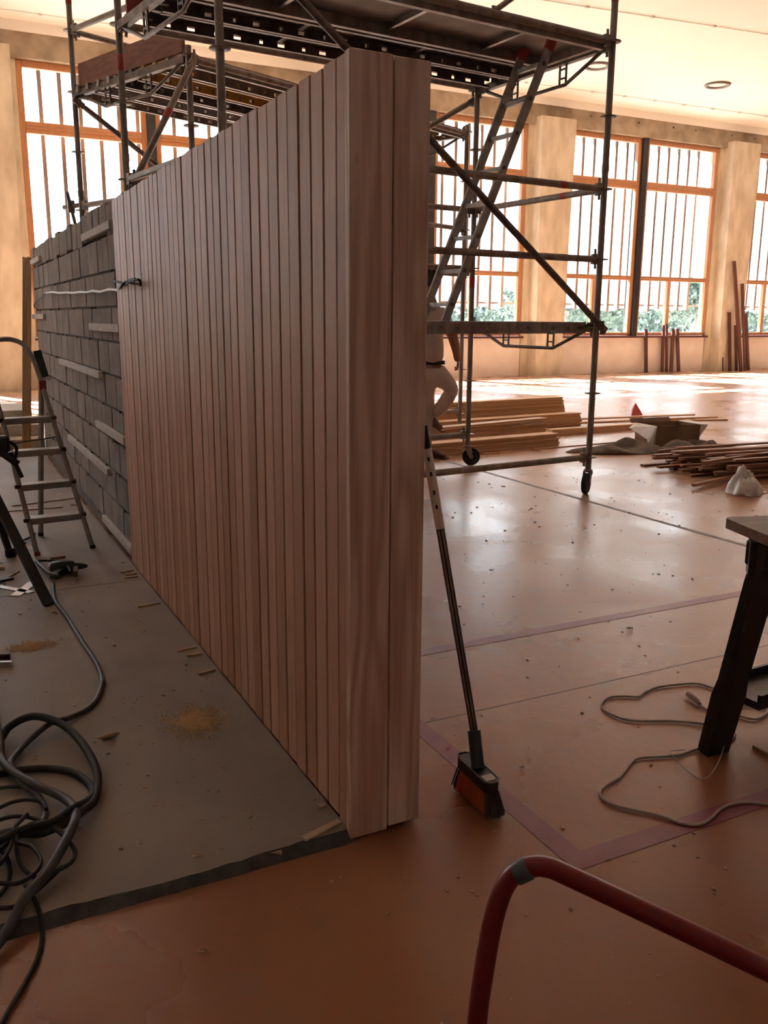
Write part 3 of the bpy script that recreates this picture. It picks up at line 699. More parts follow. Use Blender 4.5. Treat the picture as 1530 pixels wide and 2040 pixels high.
# ------------------------------------------------------------ step ladder (left)
SLD = empty('step_ladder', (-.3, 3.45, SL), 'aluminium step ladder with red joints and a bent top rail by the block wall', 'step ladder')
def RR(z): return V((-.143-.19*z, 3.304+.345*z, z+SL))
def LL(z): return V((-.449-.145*z, 3.27+.345*z, z+SL))
rp = [RR(0), RR(.4), RR(.8), RR(1.02), RR(1.10)+V((-.01, 0, 0)), RR(1.16)+V((-.035, .0, 0)), RR(1.185)+V((-.08, 0, 0)), V((-.50, 3.70, 1.215)), V((-.62, 3.68, 1.2)), V((-.72, 3.66, 1.15)), LL(1.0)+V((-.03, 0, 0)), LL(.8), LL(.4), LL(0)]
rail = MB(); rail.tube(rp[:1]+cr(rp[1:13], 4)+rp[13:], .0145, 10); rail.build('rail', M_alul, SLD)
for i, z in enumerate((.2, .385, .57, .75)):
    a, b_ = LL(z), RR(z); n_ = V((.1, .345, 0)).normalized(); mb = MB()
    w_ = .075
    mb.hexa([a-n_*.02+V((-.012, 0, -.004)), b_-n_*.02+V((.012, 0, -.004)), b_+n_*w_+V((.008, 0, -.004)), a+n_*w_+V((-.008, 0, -.004)), a-n_*.02+V((-.012, 0, .001)), b_-n_*.02+V((.012, 0, .001)), b_+n_*w_+V((.008, 0, .001)), a+n_*w_+V((-.008, 0, .001))])
    mb.hexa([a-n_*.02+V((0, 0, -.034)), b_-n_*.02+V((0, 0, -.034)), b_-n_*.017+V((0, 0, -.034)), a-n_*.017+V((0, 0, -.034)), a-n_*.02, b_-n_*.02, b_-n_*.017, a-n_*.017])
    tr_ = mb.build('tread', M_alul, SLD)
    for p in (a-V((.008, 0, .006)), b_+V((.008, 0, -.006))): MB().bbox(p.x-.016, p.x+.016, p.y-.02, p.y+.03, p.z-.012, p.z+.01, .003).build('red_bracket', M_dark, tr_)
bl = MB(); bl.bar(V((-.381, 3.75, SL)), RR(.93)+V((0, .04, 0)), .024, .02); bl.build('rear_leg', M_alul, SLD)
bl = MB(); bl.bar(V((-.70, 3.70, SL)), LL(.93)+V((0, .04, 0)), .024, .02); bl.build('rear_leg', M_alul, SLD)
q = RR(.93); MB().bbox(q.x-.018, q.x+.022, q.y-.02, q.y+.05, q.z-.03, q.z+.025, .004).build('red_hinge', M_toer, SLD)
q1, q2 = RR(1.12), RR(.97); o_ = V((.03, .01, 0)); hb = MB(); hb.bar(q1+o_, q2+o_, .045, .035, up=(0, 1, .2)); hb = hb.build('black_hook', M_black, SLD); MB().bar(q2+o_+V((0, 0, .004)), q2+o_-V((-.004, 0, .012)), .04, .034, up=(0, 1, 0)).build('white_cap', M_white, hb)
MB().cyl(LL(.61)+V((.0, .0, 0)), RR(.635), .004, 8).build('stay_bar', M_galvd, SLD)
for p in (RR(0), LL(0), V((-.381, 3.75, SL)), V((-.70, 3.70, SL))): MB().bbox(p.x-.016, p.x+.016, p.y-.016, p.y+.016, SL, SL+.02, .003).build('foot', M_toer if p == LL(0) else M_rubber, SLD)

# ------------------------------------------------------------ black saw stand (left edge)
SS = empty('saw_stand', (-.9, 2.9, SL), 'black metal saw stand with square splayed legs cut by the left edge', 'stand')
f1_ = F(98, 1206, SL); k1 = ZD(-70, 870, 4.35)
MB().bar(f1_, k1, .046, .024, up=(.3, -.9, .2)).build('leg', M_black, SS)
f2_ = F(22, 1108, SL); k2 = k1+V((.0, .25, .05))
l2_ = MB(); l2_.bar(f2_, k2, .032, .024, up=(.3, -.9, .2)); l2_.bbox(f2_.x-.03, f2_.x+.03, f2_.y-.03, f2_.y+.03, SL, SL+.05, .008); l2_.build('leg', M_black, SS)
f3_ = F(-190, 1170, SL); MB().bar(f3_, k1+V((-.3, .02, .0)), .046, .024, up=(.3, -.9, .2)).build('leg', M_black, SS)
f4_ = F(-230, 1080, SL); MB().bar(f4_, k1+V((-.3, .25, .05)), .032, .024, up=(.3, -.9, .2)).build('leg', M_black, SS)
tp = MB(); tp.bbox(k1.x-.6, k1.x+.05, k1.y-.05, k1.y+.33, k1.z, k1.z+.05, .01); tp.build('top_beam', M_black, SS)
hd = MB(); c0 = ZD(6, 893, 4.3); hd.bbox(c0.x-.07, c0.x+.03, c0.y-.02, c0.y+.05, c0.z-.02, c0.z+.06, .012); hd.cyl(c0+V((-.03, -.02, .0)), c0+V((.06, -.02, -.08)), .018, 10); hd.bar(c0+V((.03, 0, -.02)), c0+V((.075, 0, -.15)), .022, .02); hd.tube(cr([c0+V((-.02, 0, -.04)), c0+V((.02, 0, .03)), c0+V((.06, 0, 0)), c0+V((.05, 0, -.06))], 5), .008, 8)
hd.build('clamp', M_black, SS)

# ------------------------------------------------------------ cordless nailer with hose, hoses and cables
def fpath(px, z, sc_=2.428, ox=0, oy=1200, base=SL):
    out = []
    for i, p in enumerate(px):
        zz = z[i] if isinstance(z, (list, tuple)) else z
        q = F(ox+p[0]/sc_, oy+p[1]/sc_, base); out.append(V((q.x, q.y, q.z+zz)) if q.y > .0 or base == 0 else V((q.x, q.y, base*(1 if q.y > 0 else 0)+zz)))
    return out
NT = empty('nail_gun', F(140, 1145, SL), 'black pneumatic nail gun lying on the screed under the step ladder', 'nail gun')
c0 = F(132, 1142, SL)
nb = MB(); a_ = V((1, -.28, 0)).normalized(); n_ = V((.28, 1, 0))
nb.lathe(c0+a_*-.01+V((0, 0, .035)), a_, [(-.07, .012), (-.06, .03), (0, .034), (.05, .03), (.055, .02), (.1, .014), (.12, .006)], 14); nb.build('barrel', M_black, NT)
nb = MB(); nb.bar(c0+V((-.0, 0, .03)), c0-n_*.10+V((-.05, 0, .02)), .03, .026); nb.build('handle', M_black, NT)
nb = MB(); nb.bar(c0+a_*.05+V((0, 0, .03)), c0-n_*.09+a_*.06+V((0, 0, .02)), .022, .03); nb.build('magazine', M_galvd, NT)
nb = MB(); nb.lathe(c0-a_*.085+V((0, 0, .035)), a_, [(0, .02), (.03, .026)], 12); nb.build('cap', M_alu, NT)
ho = fpath([(260, -60), (268, 0), (325, 80), (400, 200), (470, 310), (495, 400), (450, 505), (350, 570), (250, 625), (150, 690), (80, 760), (55, 830), (110, 910), (190, 960), (222, 1040), (190, 1100), (120, 1140), (40, 1150), (-60, 1140), (-160, 1130)], [.03]+[.008]*6+[.012, .03, .02, .016, .03, .02]+[.012]*7)
MB().tube(cr(ho, 7), .0095, 8).build('air_hose', M_hose, label='long grey hose snaking from the nail gun to the coil', cat='hose')
hh = empty('hose_loop', F(85, 1118, SL), 'short dark hose loop beside the foot of the step ladder', 'hose')
MB().tube(cr([F(76, 1118, SL+.01), F(95, 1117, SL+.015), F(120, 1121, SL+.02), (F(136, 1130, SL+.05)), F(140, 1140, SL+.05)], 6), .0065, 8).build('strand', M_rubber, hh)
MB().tube(cr([F(72, 1118, SL+.01), F(85, 1130, SL+.02), F(100, 1142, SL+.03), F(118, 1146, SL+.035)], 6), .0085, 8).build('strand', M_hose, hh)
MB().tube(cr([F(52, 1082, SL+.012), F(30, 1085, SL+.01), F(60, 1070, SL+.01), F(70, 1063, SL+.008)], 6), .006, 8).build('strand', M_rubber, hh)
def cable(name, px, z, r, m_, label, cat='cable', **k):
    return MB().tube(cr(fpath(px, z), 8), r, 8).build(name, m_, label=label, cat=cat, **k)
cable('cable_coil', [(-220, 1300), (-140, 900), (0, 700), (60, 650), (170, 620), (300, 650), (400, 730), (470, 850), (462, 980), (400, 1060), (330, 1110), (200, 1165), (80, 1180), (0, 1200), (-120, 1260), (-200, 1340)], [.01, .01, .02, .04, .05, .045, .035, .02, .02, .03, .03, .03, .04, .04, .03, .02], .0125, M_rubber, 'thick black cable in a wide loop at the left, tallest loop of the coil')
cable('cable_coil', [(-180, 860), (-60, 855), (0, 845), (100, 825), (220, 817), (340, 832), (420, 880), (452, 950), (420, 1010), (360, 1068), (260, 1135), (130, 1180), (20, 1240), (-80, 1320)], [.01]*7+[.02, .03, .045, .045, .05, .055, .05], .0105, M_rubber, 'black cable arching inside the largest loop of the coil')
cable('cable_coil', [(-100, 300), (-30, 560), (4, 720), (10, 790), (60, 860), (180, 930), (300, 980), (360, 1040), (370, 1120), (330, 1230), (240, 1370), (130, 1480), (40, 1590), (-60, 1700), (-160, 1790)], [.03, .03, .04, .03, .03, .03, .025, .03, .045, .05, .04, .03, .03, .02, .015], .0125, M_hose, 'thick dark grey cable crossing the coil and leaving at the lower left')
thin = [([(-120, 915), (0, 915), (60, 910), (140, 918), (200, 960)], 'thin black cable, straight and upper of those reaching the left edge'),
        ([(-120, 1080), (0, 1032), (60, 1006), (130, 993), (200, 1003), (226, 1040)], 'thin black cable bowed just below the straight thin one'),
        ([(-120, 1150), (0, 1112), (80, 1095), (170, 1105), (260, 1150), (330, 1210), (368, 1270), (345, 1325), (250, 1380), (150, 1450)], 'thin black cable curling round the lower right of the coil'),
        ([(100, 1180), (90, 1240), (160, 1265), (205, 1330), (182, 1390), (100, 1445), (0, 1447), (-120, 1440)], 'thin black cable hooked in a small loop low in the coil'),
        ([(-120, 1500), (0, 1502), (80, 1490), (150, 1440), (230, 1370), (300, 1300)], 'thin black cable running flat under the small loop'),
        ([(130, 1130), (85, 1200), (100, 1300), (150, 1360), (200, 1380)], 'thin black cable twisted in the middle of the coil'),
        ([(-80, 1330), (0, 1270), (80, 1190), (160, 1130), (250, 1130), (330, 1200)], 'thin black cable bundled into the knot of the coil'),
        ([(-90, 1420), (0, 1360), (60, 1260), (80, 1170), (140, 1105)], 'thin black cable rising steeply out of the knot'),
        ([(-60, 1180), (20, 1230), (50, 1310), (40, 1380), (0, 1440)], 'thin black cable bent downward at the left of the knot')]
random.seed(8)
for i, (p, lab) in enumerate(thin):
    cable('thin_cable', p, [.012+.012*(i % 4) for _ in p], .0055, M_rubber, lab, group='thin cables in the coil')
tail = [(130, 1440), (165, 1495), (200, 1560), (205, 1640), (180, 1740), (120, 1860), (60, 1960), (0, 2070), (-60, 2180)]
pts = []
for x_, y_ in tail:
    q = F(x_/2.428, 1200+y_/2.428, 0); pts.append(V((q.x, q.y, (.04 if q.y > .03 else (.022 if q.y > -.04 else .007)))))
MB().tube(cr(pts, 8), .0055, 8).build('thin_cable', M_rubber, label='thin black cable trailing over the orange floor at the lower left', cat='cable')

# small things on the screed
def bit(name, a, b, w_, h_, m_, label, cat, base=SL, group=None):
    A_, B_ = F(*a, base), F(*b, base); mb = MB(); mb.bar(A_+V((0, 0, h_/2)), B_+V((0, 0, h_/2)), w_, h_); return mb.build(name, m_, label=label, cat=cat, group=group)
bit('steel_rule', (-60, 1158), (62, 1181), .035, .004, M_steel, 'bright steel rule lying on the screed at the left edge', 'rule')
bit('metal_plate', (68, 1160), (30, 1188), .05, .004, M_steel, 'short bright metal plate lying under the steel rule', 'plate')
bit('black_strip', (-40, 1168), (26, 1154), .02, .012, M_black, 'short black plastic strip above the steel rule', 'strip')
bit('aluminium_profile', (-60, 1329), (24, 1327), .014, .02, M_steel, 'bright metal bar end at the left edge beside a small red-brown block', 'bar')
bit('wood_block', (-60, 1315), (20, 1312), .018, .022, M_dark, 'dark red-brown wood stick at the left edge above a bright bar', 'wood stick')
bit('timber_strip', (24, 1009), (150, 993), .016, .008, M_chip, 'long thin timber strip lying behind the step ladder, farther one', 'wood strip')
bit('timber_strip', (-20, 1022), (126, 1011), .016, .008, M_chip, 'long thin timber strip lying behind the step ladder, nearer one', 'wood strip')
bit('timber_strip', (141, 1007), (158, 1006), .016, .008, M_chip, 'short timber strip end beside the block wall behind the ladder', 'wood strip')
bit('wood_offcut', (100, 1115), (130, 1111), .02, .014, M_brown, 'small brown offcut between the ladder feet', 'offcut')
bit('wood_offcut', (-10, 1135), (10, 1133), .02, .014, M_chip, 'pale offcut at the left edge above the steel rule', 'offcut')
bit('wood_offcut', (18, 1150), (37, 1139), .012, .006, M_chip, 'thin triangular offcut right of the black strip', 'offcut')
offs = [((240, 1141), (266, 1137), 'thin offcut at the far foot of the cladding, farthest of three'), ((251, 1147), (272, 1143), 'thin offcut at the far foot of the cladding, middle of three'), ((248, 1152), (274, 1149), 'thin offcut at the far foot of the cladding, nearest of three'),
        ((274, 1210), (319, 1202), 'single thin offcut at the foot of the cladding, half way along'), ((353, 1298), (391, 1290), 'thin offcut at the cladding foot, farther of the close pair'), ((373, 1307), (402, 1303), 'thin offcut at the cladding foot, nearer of the close pair'),
        ((396, 1344), (428, 1335), 'thin offcut at the cladding foot just right of the sawdust'), ((634, 1608), (648, 1604), 'tiny square chip at the cladding foot near the corner'), ((605, 1673), (676, 1638), 'widest pale offcut at the foot of the corner of the cladding')]
for a, b_, lab in offs: bit('wood_offcut', a, b_, .013 if 'widest' not in lab else .02, .006, M_chip, lab, 'offcut', group='offcuts along the cladding')
bit('wood_chip', (532, 1712), (562, 1709), .012, .022, M_chip, 'small wood chip leaning in the edge of the screed', 'wood chip', base=0)
# curled shaving
sp = [F(194, 1476, SL), F(206, 1473, SL), F(222, 1468, SL), F(238, 1464, SL)]
MB().tube([p+V((0, 0, .008)) for p in sp], [.003, .008, .009, .002], 8).build('wood_splinter', M_chip, label='pale pointed splinter lying alone on the screed right of the coil', cat='splinter')
# sawdust piles
random.seed(31)
def sawdust(cx_, cy_, rx, ry, lab, n=1500, base=SL):
    mb = MB(); c = F(cx_, cy_, base)
    vs = []; fs = []
    for i in range(n):
        a = random.uniform(0, 6.283); r_ = abs(random.gauss(0, .42)); x = c.x+rx*r_*math.cos(a); y = c.y+ry*r_*math.sin(a)
        h_ = base+.009*math.exp(-(r_*2.2)**2)*random.random(); s_ = random.uniform(.0015, .0035); k = len(vs)
        vs += [(x-s_, y, h_+.0005), (x+s_*.4, y-s_, h_+.0005), (x+s_, y+s_*.6, h_+.001), (x, y, h_+s_*1.3)]; fs += [(0+k, 1+k, 3+k), (1+k, 2+k, 3+k), (2+k, 0+k, 3+k)]
    mb.add(vs, fs)
    # low mound
    R_ = 10; vs = [(c.x, c.y, base+.010)]; fs = []
    for j in range(1, 4):
        for k in range(R_): a = 6.283*k/R_; rr = j/3*.42*random.uniform(.85, 1.15); vs.append((c.x+rx*rr*math.cos(a), c.y+ry*rr*math.sin(a), base+(.009, .004, -.001)[j-1]))
    for k in range(R_): fs.append((0, 1+k, 1+(k+1) % R_))
    for j in range(2):
        for k in range(R_): fs.append((1+j*R_+k, 1+j*R_+(k+1) % R_, 1+(j+1)*R_+(k+1) % R_, 1+(j+1)*R_+k))
    mb.add(vs, fs, True)
    return mb.build('sawdust', M_saw, kind='stuff', label=lab, cat='sawdust')
sawdust(390, 1437, .13, .15, 'pile of orange sawdust on the screed beside the cladding', 2600)
sawdust(60, 1288, .12, .08, 'thin patch of sawdust at the left above the cables', 1300)
sh = MB(); random.seed(77)
def debris(mb, n, x0, x1, y0, y1, base, lo=.002, hi=.006):
    for i in range(n):
        x = random.uniform(x0, x1); y = random.uniform(y0, y1)
        s_ = random.uniform(lo, hi)*(1+max(0, y)*.12); a = random.uniform(0, 3.14); d_ = V((math.cos(a), math.sin(a), random.uniform(-.1, .3)))*s_
        p = V((x, y, base+s_*.35)); mb.bar(p-d_, p+d_, s_*.9, s_*.6)
debris(sh, 170, -1.6, -.02, .05, 3.2, SL); debris(sh, 60, -.9, -.02, .05, 1.2, SL, .002, .005)
sh.build('wood_crumbs', M_chip, kind='stuff', label='fine wood crumbs scattered over the grey screed', cat='debris')
sh = MB(); debris(sh, 420, .25, 4.5, -1.4, 4.5, 0); debris(sh, 120, -.6, 1.6, -1.3, -.05, 0, .002, .005)
sh.build('wood_crumbs', M_chip, kind='stuff', label='fine crumbs and chips scattered over the orange floor', cat='debris')
def curl(cx_, cy_, s_, base, lab):
    c = F(cx_, cy_, base); pts = [c+V((math.cos(t*1.3)*s_*(1+.2*t), math.sin(t*1.3)*s_, .004+.003*t)) for t in np.arange(0, 4, .4)]
    MB().tube(pts, .0022, 6).build('wood_shaving', M_chip, label=lab, cat='shaving')
curl(395, 1711, .009, SL, 'pale curled shaving on the screed near the slab edge')
curl(407, 1901, .009, 0, 'pale curled shaving on the orange floor below the slab edge')
curl(1256, 1255, .014, 0, 'pale curled shaving between the painted lines')
curl(1212, 1719, .005, 0, 'small whitish flake just below the corner of the painted line')
curl(1041, 1533, .006, 0, 'small crumb right of the broom head')

# ------------------------------------------------------------ broom
BR = empty('broom', F(960, 1575, 0), 'black push broom leaning against the end of the timber wall', 'broom')
bt = F(953, 1508, .115); bp_ = WX(845, 862, .222)
d_ = (bp_-bt).normalized()
po = MB(); po.cyl(bt+d_*.05, bp_+d_*.02, .0115, 14); po = po.build('pole', M_black, BR)
for s_ in (-1, 1):
    side = d_.cross(V((CAM-bt).normalized())).normalized(); MB().cyl(bt+d_*.07+side*.004*s_+(CAM-bt).normalized()*.0105, bp_-d_*.27+side*.004*s_+(CAM-bt).normalized()*.0105, .003, 6).build('stripe', M_alu, po)
lb = MB(); lb.tube([bp_-d_*.26, bp_-d_*.04], .0125, 14); lb.build('paper_label', M_white, po)
g_ = MB()
for zz in (.07, .11, .16, .2):
    q = bp_-d_*zz+(CAM-bp_).normalized()*.0125; g_.bar(q-d_*.006, q+d_*.005, .006, .0015, up=(CAM-bp_))
g_.build('print', M_print, po)
ha, hb_ = F(921, 1500, .115), F(985, 1560, .105)   # head ends, top face
hx = (hb_-ha).normalized(); hn = V((-hx.y, hx.x, 0)).normalized()
ca = (ha+hb_)/2
hL = (hb_-ha).length
hdm = MB(); prof = [(-hL/2, .012), (-hL/2+.015, .024), (hL/2-.015, .024), (hL/2, .012)]
poly = [ca+hx*u+hn*v for u, v in prof]+[ca+hx*u-hn*v for u, v in prof[::-1]]
hdm.prism(poly, (0, 0, -.032)); hdm = hdm.build('head', M_black, BR)
MB().cyl(ca-V((0, 0, .0)), ca+V((0, 0, 0))+(bt+d_*.09-ca), .019, 12).build('socket', M_black, BR)
q = ca+hx*(hL*.33); MB().prism([q+hx*u+hn*v+V((0, 0, .0005)) for u, v in ((-.014, -.017), (.014, -.017), (.014, .017), (-.014, .017))], (0, 0, .0008)).build('paper_label', M_white, hdm)
rim = MB(); rim.tube([p+V((0, 0, .001)) for p in poly], .0022, 6, closed=True); rim.build('rim', M_galvd, hdm)
random.seed(2)
bs = MB(); bo = MB()
for i in range(900):
    u = random.uniform(-hL/2+.005, hL/2-.003); v = random.uniform(-.018, .018)
    p0 = ca+hx*u+hn*v-V((0, 0, .03)); fl_ = .28
    p1 = V((p0.x+hx.x*u*fl_*1.0+hn.x*v*.5, p0.y+hx.y*u*fl_+hn.y*v*.5, random.uniform(.004, .02)))
    tgt = bo if (v > .0 and abs(u) < hL*.35 and (hn.dot(CAM-ca) > 0)) or (v < 0 and abs(u) < hL*.35 and hn.dot(CAM-ca) < 0) else bs
    tgt.bar(p0, p1, .0022, .0022)
bs.build('bristles', M_bristle, BR, kind='stuff')
if bo.v: bo.build('orange_bristles', M_brislt, BR, kind='stuff')

# ------------------------------------------------------------ sawhorse with plank, cord and string
SH = empty('sawhorse', F(1412, 1500, 0), 'black plastic folding sawhorse cut by the right edge', 'sawhorse')
foot = [F(1385, 1506), F(1455, 1488)]
topc = F(1532, 1100, .70)
fc = (foot[0]+foot[1])/2; wd = (foot[1]-foot[0]); ax_ = (topc-fc)
def legc(t, wfac): 
    c = fc+ax_*t; return c, wd.normalized()*wfac/2
def slab_leg(parent, fc, ax_, wdir, name='leg'):
    prof = [(0, .062), (.30, .07), (.38, .055), (.85, .058), (1.0, .05)]
    mb = MB(); dn = wdir.cross(ax_).normalized()*.045
    for (t0, w0), (t1, w1) in zip(prof, prof[1:]):
        a0, a1 = fc+ax_*t0, fc+ax_*t1
        mb.hexa([a0-wdir*w0/1-dn*.5, a0+wdir*w0/1-dn*.5, a0+wdir*w0/1+dn*.5, a0-wdir*w0/1+dn*.5, a1-wdir*w1/1-dn*.5, a1+wdir*w1/1-dn*.5, a1+wdir*w1/1+dn*.5, a1-wdir*w1/1+dn*.5])
    for i in range(26):     # grip teeth along both edges
        t = .42+.4*i/26; a0 = fc+ax_*t
        for s_ in (-1, 1): mb.bar(a0+wdir*.052*s_, a0+wdir*.062*s_, .03, .006)
    return mb.build(name, M_black, parent)
wdir = wd.normalized()*.72
slab_leg(SH, fc+V((0, 0, .002)), ax_, wdir)
tc_ = topc+V((0, 0, .0))
oth = V((.55, -.62, 0))*.75
slab_leg(SH, fc+V((.62, .05, .002)), V((-ax_.x+.12, ax_.y, ax_.z)), wdir)
tb = MB(); tb.bar(tc_+V((-.03, .045, -.02)), tc_+V((.8, -.75, -.02)), .06, .10); q = F(1520, 1098, .70); tb.bbox(q.x-.03, q.x+.08, q.y-.04, q.y+.04, q.z-.045, q.z+.03, .006); tb.build('top_beam', M_black, SH)
tr_ = MB(); a_ = F(1470, 1390, .16); tr_.bar(a_, a_+V((.45, .02, .0)), .16, .025); tr_.bar(a_+V((0, -.08, .02)), a_+V((.45, -.06, .02)), .012, .04); tr_.bar(a_+V((0, .08, .02)), a_+V((.45, .1, .02)), .012, .04); tr_.build('tray', M_black, SH)
# bench plank
zT = topc.z+.032
c1 = F(1440, 1030, zT+.03)
c2 = F(1540, 1071, zT+.03); c3 = F(1545, 1017, zT+.03)
dA = (c2-c1).normalized(); dB = V((-dA.y, dA.x, 0)); dB = dB if dB.dot(c3-c1) > 0 else -dB
poly = [c1+dA*.02, c1+dA*1.3, c1+dA*1.3+dB*.5, c1+dB*.5, c1+dB*.015]
mb = MB(); mb.prism(poly, (0, 0, -.03)); mb.build('bench_plank', M_table, label='thick worn wooden board lying on the black sawhorse', cat='board')
# cord
s3 = 2.914
def c3p(x, y): return F(1130+x/s3, 1000+y/s3, 0)
cord = [(1400, 1770), (1166, 1765), (1050, 1755), (950, 1765), (880, 1800), (830, 1850), (760, 1885), (660, 1875), (560, 1840), (420, 1805), (300, 1780), (210, 1735), (190, 1690), (230, 1650), (300, 1610), (350, 1550), (400, 1500), (500, 1490), (640, 1480), (730, 1450), (850, 1420), (930, 1398), (970, 1370), (960, 1335), (900, 1310), (790, 1297), (600, 1280), (400, 1280), (300, 1260), (220, 1220), (200, 1180), (240, 1145), (330, 1135), (410, 1140), (450, 1115), (520, 1085), (620, 1070), (740, 1062), (820, 1080), (880, 1110), (960, 1180), (980, 1240), (1080, 1270), (1140, 1250), (1160, 1215), (1080, 1190), (960, 1200), (880, 1225), (815, 1215), (760, 1180)]
pts = [c3p(*p)+V((0, 0, .0055)) for p in cord]
CO = MB().tube(cr(pts, 6), .0042, 8).build('power_cord', M_cord, label='pale beige power cord snaking round the foot of the sawhorse', cat='cord')
pa, pb = c3p(762, 1182)+V((0, 0, .012)), c3p(700, 1135)+V((0, 0, .015)); dd = (pb-pa).normalized()
mb = MB(); mb.tube([pa-dd*.012, pa, pa+dd*.012, pb], [.004, .006, .010, .011], 10); mb.build('plug', M_cord, CO)
mb = MB(); nn_ = V((-dd.y, dd.x, 0))
for s_ in (-1, 1): mb.cyl(pb+nn_*.006*s_, pb+nn_*.006*s_+dd*.018, .0022, 6)
mb.build('pin', M_steel, CO)
pts = []
side = fc-V((.1, .15, 0))
for (x_, y_), z_ in zip([(1110, 360), (1100, 450), (1075, 620), (1030, 800), (1015, 950), (1005, 1150), (985, 1270), (930, 1360), (890, 1480), (850, 1560), (790, 1610), (700, 1560), (640, 1500), (600, 1450), (690, 1440)], [.66, .60, .49, .38, .29, .17, .10, .05, .01, .004, .004, .004, .008, .01, .01]):
    pts.append(F(1130+x_/s3, 1000+y_/s3, z_))
MB().tube(cr(pts, 6), .0017, 6).build('string', M_string, label='thin pale string hanging from the sawhorse down to a tangle on the floor', cat='string')
bit('wood_offcut', (1503, 1490), (1560, 1520), .02, .012, M_brown, 'brown strip end at the right edge behind the sawhorse foot', 'offcut', base=0)

# ------------------------------------------------------------ red tubular handle (bottom right)
RH = empty('hand_cart', (.1, -1.2, 0), 'red tubular cart handle with a grey taped band in the bottom right foreground', 'hand cart')
d0 = 1.33
P = [V((-.245, -.95, .02)), ZD(945, 2130, 1.34), ZD(953, 2010, 1.34), ZD(975, 1870, 1.34), ZD(995, 1790, 1.34), ZD(1018, 1748, 1.34), ZD(1050, 1729, 1.335), ZD(1088, 1727, 1.33), ZD(1140, 1748, 1.318), ZD(1350, 1847, 1.265), ZD(1530, 1933, 1.22)]
dr = (P[-1]-P[-2]); P2 = P[-1]+dr*1.4
far = P2+dr.normalized()*.05
tube_pts = cr(P[1:], 6)
tube_pts = [P[0]]+tube_pts+[P2, P2+dr.normalized()*.06-V((0, 0, .02)), P2+dr.normalized()*.08-V((0, 0, .08)), V((P2.x+.06, P2.y-.04, .02))]
MB().tube(tube_pts, .0155, 18).build('handle_tube', M_redt, RH)
ta, tb_ = ZD(1026, 1742, 1.34), ZD(1055, 1728, 1.335); dd = (tb_-ta).normalized()
MB().tube([ta, ta+dd*.003, tb_-dd*.002, tb_], [.0165, .0178, .0178, .0165], 20).build('tape_band', M_tape, RH)
for (x_, y_) in ((1394, 1864), (1469, 1907)):
    q = ZD(x_, y_, 1.235); 
    best = min(tube_pts, key=lambda p: (p-q).length); 
fo = MB(); fo.bar(V((-.26, -.95, .01)), V((P2.x+.08, P2.y-.04, .01)), .03, .02); fo.build('base_bar', M_redt, RH)

# ------------------------------------------------------------ pale planks in stacks
random.seed(41)
ORD = 'first second third fourth fifth sixth seventh eighth ninth tenth eleventh twelfth thirteenth fourteenth fifteenth sixteenth seventeenth eighteenth nineteenth twentieth'.split()
def stack(x1, y0, z0, L_, w_, t_, layers, ang, lab, grp, jit=.02, m_=M_plank):
    """pile of planks; each plank one object. right end at x1"""
    e = V((math.cos(ang), math.sin(ang), 0)); n_ = V((-e.y, e.x, 0))
    me = MB().bbox(-L_, 0, 0, w_, 0, t_-.001, .0035).mesh('pale_plank', m_)
    for i in range(layers):
        o = bpy.data.objects.new('pale_plank', me); COL.objects.link(o)
        o.location = V((x1+random.uniform(-jit, jit)-i*.004, y0+random.uniform(-.006, .006), z0+i*t_)); o.rotation_euler = (0, 0, ang+random.uniform(-.003, .003))
        k = layers-1-i; tag(o, (lab+', topmost') if k == 0 else (lab+', the bottom one') if i == 0 else lab+', %s from the top' % ORD[k], 'plank', grp)
    return z0+layers*t_
pA = F(1128, 890, .0)+V((0, .12, 0))
zA = stack(pA.x, pA.y, .002, 2.9, .17, .0165, 8, .085, 'pale plank in the low front stack behind the left caster', 'pale planks of the front stack')
pB = F(1107, 862, .0)
zB = stack(pB.x-.50, pB.y-.52, .002, 2.7, .17, .0165, 12, .08, 'pale plank in the middle stack with flush ends', 'pale planks of the middle stack')
for i in range(2):
    me = MB().bbox(-2.3, 0, 0, .13, 0, .018, .002).mesh('pale_plank', M_plank); o = bpy.data.objects.new('pale_plank', me); COL.objects.link(o)
    o.location = V((pB.x-.55+.05*i, pB.y-.50+.03*i, zB+.015+.018*i)); o.rotation_euler = (0, -.012, .12); tag(o, 'loose pale plank lying askew on the middle stack, %s one' % ('lower', 'upper')[i], 'plank', 'loose planks on the middle stack')
pC = F(1144, 846, 0)
stack(pC.x+.05, pC.y-.1, .002, 2.9, .17, .0165, 10, .08, 'pale plank in the back stack under the tallest one', 'pale planks of the back stack')
stack(pC.x+.15, pC.y+.35, .002, 3.4, .17, .0165, 20, .08, 'pale plank in the tallest stack at the very back', 'pale planks of the tallest stack')
a, b_ = F(1110, 905), F(1295, 873)
# long planks to the right
def longp(pa, pb, w_, t_, z, lab, m_=M_plank, grp='long pale planks on the floor'):
    A_, B_ = F(*pa), F(*pb); e = (B_-A_); L_ = e.length; ang = math.atan2(e.y, e.x)
    o = MB().bbox(0, L_, 0, w_, z, z+t_, .002).build('pale_plank', m_, org=(0, 0, 0)); o.location = A_; o.rotation_euler = (0, 0, ang); return tag(o, lab, 'plank', grp)
longp((1100, 868), (1320, 852), .10, .07, .001, 'thick pale beam on the floor running towards the cardboard box')
longp((1100, 846), (1385, 835), .12, .02, .001, 'long pale plank on the floor behind the thick beam, lowest')
longp((1100, 842), (1385, 831), .10, .02, .0215, 'long pale plank on the floor behind the thick beam, top with a pointed end')
longp((1320, 840), (1450, 838), .07, .02, .001, 'pale plank reaching farthest right past the box')
longp((1270, 842), (1430, 836), .07, .02, .023, 'pale plank just above the one reaching farthest right')
